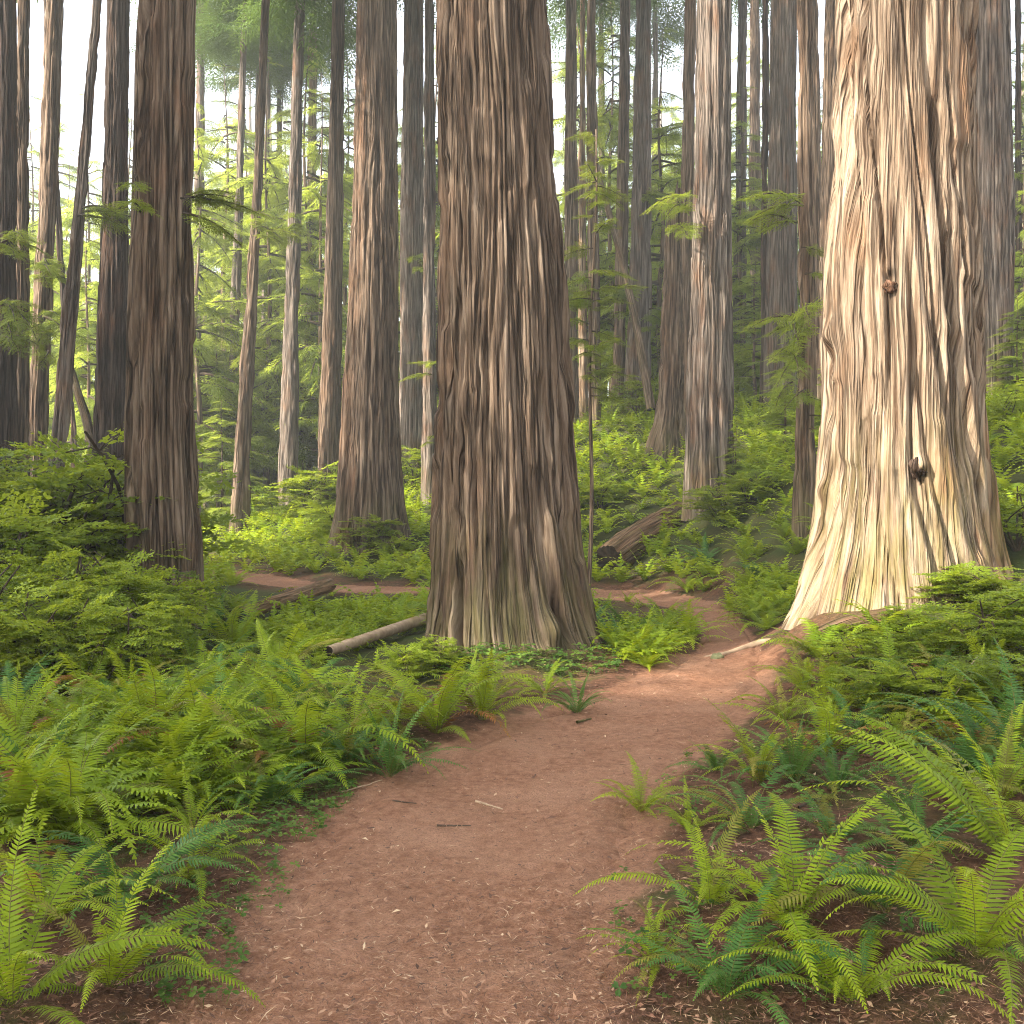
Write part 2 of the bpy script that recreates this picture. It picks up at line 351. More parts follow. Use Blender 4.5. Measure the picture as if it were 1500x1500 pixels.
i=(np.arange(len(C)-1)*nu)[:,None]+np.arange(nu-1)[None]
tag(obj('path',Geo().add(np.stack([px_,py_,Zp],-1),np.stack([i,i+1,i+nu+1,i+nu],-1).reshape(-1,4)).mesh('path',[M_PATH],True)),'reddish dirt trail winding past the giant centre trunk','trail',None,'structure')
def pathz(x,y): return gbase(x,y)+.012

# ------------------------------------------------------------------ foliage templates
def diamond(base, tip, w, nrm, bow=.12):
    """leaf as one quad: base, side, tip, side (n,4,3)"""
    d=tip-base; s=np.cross(d,nrm); s/=np.maximum(np.linalg.norm(s,axis=1,keepdims=True),1e-9)
    m=base+d*.45+nrm*np.linalg.norm(d,axis=1,keepdims=True)*bow
    return np.stack([base,m+s*w[:,None],tip,m-s*w[:,None]],1)
def quads_of(D): n=len(D); return D.reshape(-1,3), np.arange(n*4).reshape(n,4)
def spray_needle(seed, ns=9, seg=3):
    """flat conifer spray, unit length along +Y"""
    r=np.random.default_rng(seed); B=[];T=[];Wd=[]
    for i in range(ns):
        t=.08+.9*i/ns
        for s in (-1,1):
            ln=.42*(1-t)**.75*r.uniform(.75,1.15)+.05; an=math.radians(r.uniform(42,62)); dv=np.array([s*math.sin(an),math.cos(an),r.uniform(-.25,.05)])
            o=np.array([0,t+r.uniform(-.02,.02),-.12*t*t])
            for k in range(seg):
                a,b=k/seg,(k+1.15)/seg; sag=np.array([0,0,-.10*ln])
                B.append(o+dv*ln*a+sag*a*a+[0,0,r.normal(0,.008)]); T.append(o+dv*ln*b+sag*b*b+[0,0,r.normal(0,.008)]); Wd.append(.026*(1-.4*a)*r.uniform(.7,1.2))
    B.append(np.array([0,.9,-.1]));T.append(np.array([0,1.12,-.16]));Wd.append(.02)
    B=np.array(B);T=np.array(T);V,Fq=quads_of(diamond(B,T,np.array(Wd),np.broadcast_to([0,0,1.],B.shape)))
    return V,Fq
def spray_leaf(seed, nt_=5, nl=5):
    """broad-leaved twig with small oval leaves, unit length along +Y"""
    r=np.random.default_rng(seed); B=[];T=[];Wd=[]
    def twig(o,dv,ln,n):
        for k in range(n):
            t=(k+.6)/n
            for s in (-1,1):
                sv=np.cross(dv,[0,0,1.]); sv/=np.linalg.norm(sv); d=(sv*s*.8+dv*.6+np.array([0,0,r.uniform(-.35,.35)])); d/=np.linalg.norm(d)
                p=o+dv*ln*t; l=r.uniform(.055,.085); l*=1.35; B.append(p);T.append(p+d*l);Wd.append(l*.30)
    twig(np.array([0,.1,0.]),np.array([0,1.,-.05]),.9,8)
    for i in range(nt_):
        t=.12+.75*i/nt_
        for s in (-1,1):
            an=math.radians(r.uniform(35,65)); dv=np.array([s*math.sin(an),math.cos(an),r.uniform(-.2,.2)]); ln=.5*(1-.7*t)*r.uniform(.7,1.1)
            twig(np.array([0,t,-.03*t]),dv/np.linalg.norm(dv),ln,nl)
    B=np.array(B);T=np.array(T); nr=np.random.default_rng(seed+1).normal(0,.35,B.shape)+[0,0,1.]
    return quads_of(diamond(B,T,np.array(Wd),nr/np.linalg.norm(nr,axis=1,keepdims=True),.05))
SPN=[spray_needle(s) for s in range(4)]
SPN_LO=[spray_needle(s+9,6,2) for s in range(3)]
SPL=[spray_leaf(s+40) for s in range(4)]
def put_sprays(g, tmpl, pos, dirv, scale, r, mat=0, lo=.15, hi=.9, rollsd=.35):
    n=len(pos)
    if n==0: return
    pick=r.integers(0,len(tmpl),n); pos=np.asarray(pos); dirv=np.asarray(dirv); scale=np.broadcast_to(scale,(n,))
    for k,(V,Fq) in enumerate(tmpl):
        s=pick==k
        if not s.any(): continue
        M=frames(pos[s],dirv[s],(0,0,1),scale[s],r.normal(0,rollsd,s.sum()))
        VV,FF=batch(V,[Fq],M)
        rv=np.repeat(r.uniform(lo,hi,s.sum()),len(V)); leafv=np.repeat(r.normal(0,.10,s.sum()*len(Fq)),4)
        g.add(VV,FF,np.clip(rv+leafv,0,1),mat)
def conifer_branch(seed, L=1.0, n=14, tmpl=None, size=.42, droop=.35, wood=True):
    r=np.random.default_rng(seed); g=Geo()
    t=np.linspace(0,1,9); side=r.normal(0,.12)
    path=np.stack([side*t*t*L, t*L, -droop*L*t**2+.10*L*t],1)
    if wood:
        V,Qd=tube(path,.018*L*(1-.85*t)+.003,4); g.add(V,Qd,.5,1)
    tt=np.linspace(.12,1,n); o=np.stack([np.interp(tt,t,path[:,i]) for i in range(3)],1)
    ang=np.radians(r.uniform(28,62,n))*np.where(np.arange(n)%2,1,-1); ang[-1]=0
    dv=np.stack([np.sin(ang),np.cos(ang),r.uniform(-.45,-.02,n)],1)
    put_sprays(g,tmpl or SPN,o,dv,size*L*(1.15-.6*tt)*r.uniform(.8,1.2,n),r)
    return g
BR=[conifer_branch(100+s,1.0,24,SPN,.36) for s in range(5)]
BR_LO=[conifer_branch(200+s,1.0,13,SPN_LO,.52,.3,False) for s in range(4)]
def flat(g):
    V=np.concatenate(g.V); fl=[f for f,m in g.F if m==0]; fw=[f for f,m in g.F if m==1]
    return V,(np.concatenate(fl) if fl else np.zeros((0,4),int)),(np.concatenate(fw) if fw else np.zeros((0,4),int)),np.concatenate(g.R)
BRf=[flat(b) for b in BR]; BRLf=[flat(b) for b in BR_LO]
def put_branches(g, lib, pos, dirv, scale, r, keep=None):
    n=len(pos); pick=r.integers(0,len(lib),n); pos=np.asarray(pos,float); dirv=np.asarray(dirv,float); scale=np.asarray(scale,float)
    for k,(V,fl,fw,R) in enumerate(lib):
        s=pick==k
        if not s.any(): continue
        M=frames(pos[s],dirv[s],(0,0,1),scale[s],r.normal(0,.25,s.sum())); VV,_=batch(V,[fl],M); m=s.sum(); off=(np.arange(m)*len(V))[:,None,None]
        rn=np.clip(np.tile(R,m)*.7+np.repeat(r.uniform(0,.4,m),len(V)),0,1)
        FL=(fl[None]+off).reshape(-1,4); FW=(fw[None]+off).reshape(-1,4)
        if keep is not None and len(FL):
            FL=FL[keep(VV[FL].mean(1))]
        g.add(VV,FL,rn,0)
        if len(FW): g.F.append((FW+g.n-len(VV),1))
def crown_pts(r, h0, h1, rad, n, power=.8):
    t=r.random(n)**power; z=h0+(h1-h0)*t; yaw=r.uniform(0,2*PI,n); L=rad*(1-t)**.7*r.uniform(.55,1.15,n)+.35
    pos=np.stack([0*z,0*z,z],1); d=np.stack([np.cos(yaw),np.sin(yaw),r.uniform(-.30,.22,n)],1)
    return pos,d,L
def crown_mesh(name, seed, h0, h1, rad, n, lib, mat, power=.8):
    r=np.random.default_rng(seed); g=Geo(); p,d,L=crown_pts(r,h0,h1,rad,n,power); put_branches(g,lib,p,d,L,r)
    return g.mesh(name,[mat,M_TWIG])

# ------------------------------------------------------------------ trunks
def trunk_mesh(name, cx, cy, rr, zs, nth, mat, amp, freq, seed, fv=.5, lob=0.0, zbase=0.0, extra=None, moss_h=1.2, tone=None, origin=(0,0,0), lean_rib=0.0, plate=0.0):
    th=np.arange(nth)/nth*2*PI; TH,ZZ=np.meshgrid(th,zs)
    R0=np.interp(ZZ,zs,rr)
    rm=float(np.median(rr)); nper=max(5,int(2*PI*rm*freq))
    h=ZZ-zbase
    tw=lean_rib*ZZ
    wob=1.1*(vnoise(TH/(2*PI)*12,ZZ*.38,12,seed+1)-.5)+.45*(vnoise(TH/(2*PI)*30,ZZ*.8,30,seed+2)-.5)
    U=TH/(2*PI)*nper+wob*1.6+tw; V=ZZ*fv
    n1=vnoise(U,V,nper,seed+3); n2=vnoise(U*2+.3,V*1.7,nper*2,seed+4); n3=vnoise(U*5,V*11,nper*5,seed+5); nb=vnoise(TH/(2*PI)*7,ZZ*.22,7,seed+6)
    rid=np.minimum(np.abs(2*n1-1)*2.3,1)**.7; rid2=np.minimum(np.abs(2*n2-1)*2.,1)
    brk_=vnoise(U*1.0+7,ZZ*1.9+.6*n1,nper,seed+12); disp=amp*(1.35*(rid-.7)+.75*(rid2-.7)+.55*(n3-.5)+.8*(np.clip((brk_-.30)*6,0,1)-.9))
    if plate: disp+=amp*plate*1.3*(np.minimum(vnoise(U*1.3,ZZ*3.2,0,seed+8),.5)-.3)
    disp+=rm*.07*(nb-.5)
    if lob:
        L=vnoise(TH/(2*PI)*9,ZZ*.35,9,seed+7)-.42; disp+=rm*lob*L*np.exp(-np.clip(h,0,None)/(rm*1.1))
    if extra is not None: disp=disp+extra(TH,ZZ,R0)
    fade=np.clip(R0/rm,0.15,1)
    Rr=np.maximum(R0+disp*fade,.01)
    X=np.interp(ZZ,zs,cx)+Rr*np.cos(TH)-origin[0]; Y=np.interp(ZZ,zs,cy)+Rr*np.sin(TH)-origin[1]
    nz=len(zs); i=(np.arange(nz-1)*nth)[:,None]; j=np.arange(nth)[None]; j2=(j+1)%nth
    Q=np.stack([i+j,i+j2,i+nth+j2,i+nth+j],-1).reshape(-1,4)
    moss=np.clip(1-h/moss_h,0,1)**.8*np.clip(.3+1.4*vnoise(TH/(2*PI)*6,ZZ*.8,6,seed+9),0,1)
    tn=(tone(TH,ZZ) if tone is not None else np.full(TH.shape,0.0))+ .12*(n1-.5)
    return Geo().add(np.stack([X,Y,ZZ-origin[2]],-1).reshape(-1,3),Q,n1.ravel()).mesh(name,[mat],True,{'moss':moss,'tone':tn},np.stack([np.cos(TH)*rm,np.sin(TH)*rm,ZZ],-1).reshape(-1,3))
RW_CROWN=[crown_mesh('redwood_crown',300+i,0,20,3.6,150,BRLf,L_CAN,1.0) for i in range(3)]
def outline_tree(idx, d, kind, rows, base, label, H=None):
    r=np.random.default_rng(1000+idx)
    rows=sorted(rows,reverse=True)              # bottom row first
    zr=np.array([CZ-(p-750)/F*d for p,_,_ in rows]); xc=np.array([((a+b)/2-750)/F*d for _,a,b in rows]); rd=np.array([(b-a)/2/F*d for _,a,b in rows])
    rd=rd*math.sqrt(max(.5,1-(rd[0]/d)**2))
    bx=xc[0]; gz=g1(bx,d)
    if zr[0]>gz+.25:                                          # foot hidden in the photo: carry the trunk down to the ground
        sl=(xc[0]-xc[1])/(zr[0]-zr[1]); zb=gz-.1; xb=xc[0]+sl*(zb-zr[0]); rb=rd[0]*1.18+.02
        zr=np.r_[zb,zr]; xc=np.r_[xb,xc]; rd=np.r_[rb,rd]; bx=xb; gz=g1(bx,d)
    H=H or r.uniform(36,46); zt=zr[-1]; slope=(xc[-1]-xc[-2])/(zr[-1]-zr[-2])
    ztop=gz+H; zr=np.r_[gz-.5,zr,zt+(ztop-zt)*.5,ztop]; xc=np.r_[bx,xc,xc[-1]+slope*(ztop-zt)*.4,xc[-1]+slope*(ztop-zt)*.6]; rd=np.r_[rd[0]*1.06,rd,rd[-1]*.62,.03]
    o=np.argsort(zr); zr,xc,rd=zr[o],xc[o],rd[o]
    top_vis=max(zt+.3, CZ+750/F*d+.5)
    near=d<16; mid=d<32
    dz=.028 if near else (.06 if mid else .14)
    zs=np.r_[np.arange(zr[0],top_vis,dz),np.linspace(top_vis,ztop,26)[0:]]; zs=np.unique(zs)
    def sm(v):
        q=np.interp(zs,zr,v); k=int((.35 if near else .6)/dz)|1; k=max(3,k); pad=np.r_[np.full(k//2,q[0]),q,np.full(k//2,q[-1])]
        return np.convolve(pad,np.ones(k)/k,'valid')
    cx,rr=sm(xc),sm(rd); cy=np.full(len(zs),float(d))
    rm=np.median(rd[:-2])
    nth=int(np.clip(2*PI*rm/(.0105 if near else .022 if mid else .05),28,620))
    root=empty('redwood_tree',(bx,d,gz)); tag(root,label,'tree')
    kw=dict(amp=.05 if near else .042 if mid else .045, freq=7.5 if near else 8, lob=.35 if mid else .25, zbase=gz, fv=.15, moss_h=1.3 if near else 1.6)
    if d>40: kw['freq']=6
    ex=None; tone=None; lr=0.0; plate=0.0
    if 'giant redwood trunk in the centre' in label:
        vx=math.atan2(-d,-bx)     # direction to camera
        def ang(px,py):
            z=CZ-(py-750)/F*d; c=np.interp(z,zs,cx); R_=np.interp(z,zs,rr); s=np.clip((((px-750)/F*d)-c)/R_,-.98,.98); return 1.5*PI+math.asin(s), z
        a1,z1=ang(677,940); a2,z2=ang(803,900); a3,z3=ang(800,960); a4,z4=ang(742,490); a5,z5=ang(695,430)
        def ex(TH,ZZ,R0):
            arc=lambda a: (TH-a)*R0
            e=-.38*np.exp(-(arc(a1+.02*np.sin(ZZ*5))/.05)**2)*np.clip((1.25-ZZ)/.6,0,1)
            e+=-.24*np.exp(-(arc(a2+.14)/.06)**2)*np.exp(-((ZZ-z2)/.26)**2)
            e+=.19*np.exp(-(arc(a2)/.10)**2)*np.exp(-((ZZ-z2+.08)/.18)**2)+.17*np.exp(-(arc(a3)/.09)**2)*np.exp(-((ZZ-z3-.10)/.12)**2)
            e+=-.05*np.exp(-(arc(a4)/.07)**2)*np.exp(-((ZZ-z4)/.35)**2)
            for q in range(9):
                aq=1.5*PI-1.15+.11*q; e+=-.05*np.exp(-(arc(aq+.06*np.sin(ZZ*1.3+q*2))/.028)**2)*np.clip(vnoise(TH*0+q*3.3,ZZ*.6,0,77)*2-.5,0,1)
            return e
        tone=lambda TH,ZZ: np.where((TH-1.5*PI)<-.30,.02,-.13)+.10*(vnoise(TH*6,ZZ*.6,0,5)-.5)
        kw['freq']=8.0; kw['amp']=.05; plate=.9; kw['moss_h']=1.7; kw['lob']=.22
    elif 'sunlit giant' in label and 'pale' in label:
        def ang(px,py):
            z=CZ-(py-750)/F*d; c=np.interp(z,zs,cx); R_=np.interp(z,zs,rr); s=np.clip((((px-750)/F*d)-c)/R_,-.98,.98); return 1.5*PI-.36+math.asin(s), z
        kn=[(1303,418,.05,.06),(1345,688,.09,.08),(1226,497,.10,.14),(1385,500,.05,.12),(1212,720,.06,.10)]
        kz=[(ang(a,b),c,e) for a,b,c,e in kn]
        def ex(TH,ZZ,R0):
            e=0*TH
            for (a,z),c,s in kz:
                q=((TH-a+PI)%(2*PI)-PI)*R0
                e+=c*np.exp(-(q/s)**2-((ZZ-z)/(s*1.2))**2)-c*1.3*np.exp(-(q/(s*.45))**2-((ZZ-z+s*1.5)/(s*1.1))**2)
            cr=1-np.abs(2*vnoise(TH/(2*PI)*30+.5*ZZ+1.5*vnoise(TH/(2*PI)*10,ZZ*.45,10,3),ZZ*.17,30,61)-1)
            return e+.115*(np.minimum((1-cr)*2.4,1)-.7)
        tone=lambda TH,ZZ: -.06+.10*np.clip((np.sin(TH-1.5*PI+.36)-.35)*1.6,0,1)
        lr=.55; kw['amp']=.045; kw['freq']=5.0; kw['fv']=.13; kw['lob']=.30; kw['moss_h']=2.3
    elif 'double trunk at left' in label:
        def ex(TH,ZZ,R0):
            q=(TH-(1.5*PI-.62))*R0; return -.14*np.exp(-(q/.06)**2)*np.clip(.55+.2*ZZ*.3,0,1)-.10*np.exp(-((TH-(1.5*PI+.15))*R0/.03)**2)*.5
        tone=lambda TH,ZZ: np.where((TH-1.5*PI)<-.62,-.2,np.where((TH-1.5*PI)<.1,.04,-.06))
    elif 'grooved' in label or 'fused' in label or 'broad dark' in label:
        def ex(TH,ZZ,R0):
            e=0*TH
            for k,a in enumerate((-.75,-.25,.3,.85)):
                e+=-.08*np.exp(-((TH-(1.5*PI+a+.05*np.sin(ZZ*.7+k)))*R0/.06)**2)*(.6+.4*np.sin(ZZ*.5+k))
            return e
        if 'broad dark' in label: tone=lambda TH,ZZ: np.where((TH-1.5*PI)<-.35,.09,-.16)
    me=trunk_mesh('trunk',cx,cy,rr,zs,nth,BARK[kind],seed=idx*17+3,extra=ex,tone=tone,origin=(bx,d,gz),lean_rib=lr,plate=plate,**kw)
    obj('trunk',me,root)
    c=obj('crown',RW_CROWN[idx%3],root,(float(cx[np.searchsorted(zs,min(ztop-1,gz+19))]-bx) if len(zs) else 0,0,max(21,min(H*.68,CZ+700/F*d-gz))))
    c.rotation_euler[2]=r.uniform(0,6.28); c.scale=(1,1,max(.35,(H-c.location.z)/20*1.05))
    return root
TREE_OBJ=[outline_tree(i,*t[:3],t[3],t[4]) for i,t in enumerate(TREES)]
print('trees done')
def root_by(word):
    for o in TREE_OBJ:
        if word in o['label']: return o
# ------------------------------------------------------------------ broken snag, leaning snags
def simple_trunk(name, pts, rad, mat, nth, seed, amp=.03, label=None, cat='snag', tw=0.0, moss=.5):
    """a leaning or lying stem along pts, with bark relief and rough closed ends"""
    pts=np.array(pts,float); seg=np.r_[0,np.cumsum(np.linalg.norm(np.diff(pts,axis=0),axis=1))]; n=max(12,int(seg[-1]/.06))
    s=np.linspace(0,seg[-1],n); path=np.stack([np.interp(s,seg,pts[:,i]) for i in range(3)],1); rr=np.interp(s,seg,rad)
    for _ in range(6): path[1:-1]=.25*path[:-2]+.5*path[1:-1]+.25*path[2:]
    r0=float(np.mean(rr)); V,Qd=tube(path,1.0,nth); V=V.reshape(n,nth,3); c=path[:,None]
    TH,S=np.meshgrid(np.arange(nth)/nth*2*PI,s); per=max(5,int(2*PI*r0*9))
    n1=vnoise(TH/(2*PI)*per+tw*S,S*.8,per,seed); nb=vnoise(TH/(2*PI)*5,S*1.1,5,seed+1); n3=vnoise(TH/(2*PI)*per*3,S*4,per*3,seed+2)
    R=np.maximum(rr[:,None]+amp*((1-np.abs(2*n1-1))-.5)+amp*.5*(n3-.5)+r0*.16*(nb-.5),.004)
    V=c+(V-c)*R[...,None]; o=path[0].copy(); g=Geo(); g.add((V-o).reshape(-1,3),Qd,n1.ravel())
    for e,idx in ((0,0),(1,n-1)):                              # sunken rough end
        ring=V[idx]-o; ctr=ring.mean(0); ins=ctr+(ring-ctr)*.6; ax_=(path[1]-path[0]) if e==0 else (path[-2]-path[-1]); ax_=ax_/np.linalg.norm(ax_)
        ins=ins+ax_*r0*.12*np.random.default_rng(seed+e).uniform(-.6,1.4,(nth,1)); vv=np.r_[ring,ins,[ctr+ax_*r0*.15]]
        j=np.arange(nth); j2=(j+1)%nth; g.add(vv,[np.stack([j,j2,j2+nth,j+nth],1),np.stack([j+nth,j2+nth,np.full(nth,2*nth)],1)],.3,1)
    tot=g.n; ms=np.full(tot,moss)*np.random.default_rng(seed).uniform(.6,1,tot); tn=np.full(tot,.2 if cat=='log' else 0.)
    bk_=np.zeros((tot,3)); bk_[:n*nth]=np.stack([np.cos(TH)*r0,np.sin(TH)*r0,S],-1).reshape(-1,3)+seed; me=g.mesh(name,[mat,M_DARKW],True,{'moss':ms,'tone':tn},bk_); ob=obj(name,me,None,o)
    if label: tag(ob,label,cat)
    return ob
# snag with the broken top
sd_=33.; bx,by,bz=P(976,655,sd_); root=empty('broken_snag',(bx,by,g1(bx,by))); tag(root,'broken topped snag with hollow dark crown left of the stout grooved trunk','snag')
rows=[(298,977,998),(330,975,999),(450,970,1000),(560,966,1001),(620,958,1002),(645,948,1006),(660,940,1010)]; rows.sort(reverse=True)
zr=np.array([CZ-(p-750)/F*sd_ for p,_,_ in rows]); zr[0]=min(zr[0],root.location.z-.3); xc=np.array([((a+b)/2-750)/F*sd_ for _,a,b in rows]); rd=np.array([(b-a)/2/F*sd_ for _,a,b in rows])
zs=np.arange(zr[0],zr[-1],.06); 
def ex(TH,ZZ,R0):
    e=-.16*np.exp(-((TH-(1.5*PI+.95))*R0/.12)**2)*np.clip((ZZ-zr[-1]+3)/2,0,1)-.16*np.exp(-((TH-(1.5*PI+.7))*R0/.14)**2)*np.clip((zr[0]+2-ZZ)/1.2,0,1)
    return e
me=trunk_mesh('trunk',np.interp(zs,zr,xc),np.full(len(zs),sd_),np.interp(zs,zr,rd),zs,90,BARK['brown'],.05,8,555,lob=.5,zbase=root.location.z,extra=ex,origin=tuple(root.location),lean_rib=.5,moss_h=1.5)
V=np.empty(len(me.vertices)*3,np.float32); me.vertices.foreach_get('co',V); V=V.reshape(-1,90,3)
jag=.5*vnoise(np.arange(90)/90*14,np.zeros(90),14,3)+.35*np.sin(np.arange(90)/90*2*PI+2.2)
for k in range(1,14): V[-k,:,2]+=jag*(14-k)/14
me.vertices.foreach_set('co',V.ravel()); me.update(); obj('trunk',me,root)
zt=zr[-1]-root.location.z
cm=Geo(); th=np.arange(20)/20*2*PI; cm.add(np.r_[np.stack([.20*np.cos(th),.20*np.sin(th),0*th+zt-.35],1),[[0,0,zt-.9]]]+[xc[-1]-bx,0,0],np.stack([np.arange(20),(np.arange(20)+1)%20,np.full(20,20)],1)); obj('hollow',cm.mesh('hollow',[M_DARKW]),root)
simple_trunk('leaning_snag',[P(954,600,38),P(930,465,39),P(912,385,40),P(884,283,41),P(868,220,42)],[.17,.15,.13,.12,.10],BARK['brown'],16,71,.02,'thin dead trunk leaning left across the pair of trunks')
simple_trunk('leaning_snag',[P(152,742,28),P(143,690,28),P(125,610,28.6),P(107,552,29),P(98,520,29.3)],[.17,.15,.12,.10,.06],BARK['dark'],14,72,.02,'short dark dead trunk leaning against the straight dark trunk')
rt=root_by('sunlit giant redwood')
for i,(a,b,s) in enumerate([(1303,420,.075),(1345,686,.10)]):
    n=16; mm=9; th=np.linspace(0,2*PI,n,endpoint=False); ph=np.linspace(.02,PI-.02,mm); T_,H_=np.meshgrid(th,ph); Rk=s*(.45+1.0*vnoise(T_/(2*PI)*8,H_*3,8,90+i))
    V=np.stack([Rk*np.sin(H_)*np.cos(T_),Rk*.35*np.sin(H_)*np.sin(T_),Rk*np.cos(H_)],-1).reshape(-1,3); i_=(np.arange(mm-1)*n)[:,None]; j=np.arange(n)[None]; j2=(j+1)%n
    p=np.array(P(a,b,11.20 if i==0 else 11.08)); obj('knot',Geo().add(V+p-np.array(rt.location),np.stack([i_+j,i_+n+j,i_+n+j2,i_+j2],-1).reshape(-1,4)).mesh('knot',[BARK['dark']],True,{'moss':np.zeros(len(V)),'tone':np.full(len(V),.1)}),rt)
# ------------------------------------------------------------------ fallen wood and stones
def on(px,py,h=0.0):
    x,y,z=hit(px,py); return np.array([x,y,z+h])
a=P(894,823,24); b=P(955,781,25.3); c=P(1000,757,26.4)
lg=simple_trunk('fallen_log',[a,(np.array(a)+b)/2+[0,0,.02],b,c],[.40,.43,.43,.40],BARK['brown'],60,73,.07,'big mossy fallen log with dark round cut end beside the back trail','log',.2,.55)
simple_trunk('fallen_log',[on(560,838,.03),on(598,826,.10),on(640,812,.12)],[.15,.16,.15],BARK['grey'],26,74,.02,'short fallen log left of the giant centre trunk, behind the trail','log',0,.3)
simple_trunk('fallen_log',[on(350,918,.16),on(483,874,.22)],[.10,.13],BARK['pale'],22,75,.02,'thin rotting log lying in ferns left of the trail bend','log',.3,.3)
o_=simple_trunk('fallen_pole',[on(480,972,.14),on(690,905,.20)],[.06,.095],M_PALEW,18,76,.008,'pale bare fallen pole running into the giant centre trunk','log')
simple_trunk('exposed_root',[on(1000,970,-.03),on(1030,964,-.01),on(1065,959,.0),on(1095,950,.01),on(1115,941,.01),on(1135,932,-.06)],[.015,.028,.036,.042,.045,.03],M_PALEW,14,77,.006,'pale exposed root crossing the trail at the bend','root')
simple_trunk('fallen_log',[on(1195,947,.08),on(1240,936,.12),on(1300,925,.12)],[.09,.11,.10],BARK['dark'],22,78,.03,'dark rotten log below the sunlit giant, above right ferns','log',.2,.8)
simple_trunk('dead_branch',[on(1308,873,.10),on(1340,868,.16),on(1378,862,.2)],[.03,.04,.03],M_PALEW,10,79,.006,'grey dead branch lying at the foot of the sunlit giant','branch')
simple_trunk('dead_branch',[on(1375,838,.25),on(1395,848,.22),on(1418,858,.15)],[.04,.045,.02],BARK['brown'],10,80,.006,'short broken branch leaning right of the sunlit giant base','branch')
def boulder(name,px,py,s,mat,label,seed,cat):
    x,y,z=hit(px,py); n=18; m=11; th=np.linspace(0,2*PI,n,endpoint=False); ph=np.linspace(0.02,PI-.02,m); T_,H_=np.meshgrid(th,ph)
    R=s*(.7+.6*vnoise(T_/(2*PI)*6,H_*2,6,seed)); V=np.stack([R*np.sin(H_)*np.cos(T_),R*np.sin(H_)*np.sin(T_),R*np.cos(H_)*.75],-1)
    i=(np.arange(m-1)*n)[:,None]; j=np.arange(n)[None]; j2=(j+1)%n
    g=Geo().add(V.reshape(-1,3),np.stack([i+j,i+n+j,i+n+j2,i+j2],-1).reshape(-1,4)); o=obj(name,g.mesh(name,[mat],True),None,(x,y,z+s*.25)); return tag(o,label,cat)
boulder('stone',1052,966,.075,M_STONE,'small mossy stone against the root on the trail','3' and 3,'stone')
def stick(px,py,px2,py2,r0,mat,label,seed,h=.02):
    a=on(px,py,h); b=on(px2,py2,h); r=np.random.default_rng(seed); t=np.linspace(0,1,9)[:,None]; p=a+(b-a)*t+r.normal(0,.02*np.linalg.norm(b-a),(9,3))*[1,1,.15]*np.sin(t*PI)
    V,Q=tube(p-a,r0*(1-.5*t[:,0]),6); o=obj('fallen_twig',Geo().add(V,Q).mesh('fallen_twig',[mat],True),None,tuple(a)); tag(o,label,'twig'); return o
stick(697,1180,736,1192,.008,M_PALEW,'short yellowish twig lying in the middle of the near trail',1)
stick(575,1178,610,1182,.005,M_TWIG,'dark twig on the left part of the near trail',2)
stick(640,1216,690,1219,.006,M_TWIG,'dark twig at the bottom of the photo on the trail',3)
stick(500,1168,560,1150,.006,M_PALEW,'long thin pale twig at the trail edge under the left ferns',4)
stick(1170,1190,1215,1170,.008,M_TWIG,'thin dark twig on litter among the right foreground ferns',5)
stick(845,1062,866,1058,.012,M_MOSSW,'mossy root stub under the small fern at trail edge',6)
stick(1440,1000,1400,1075,.006,M_PALEW,'thin upright pale twig among the right shrubs',7,.25)

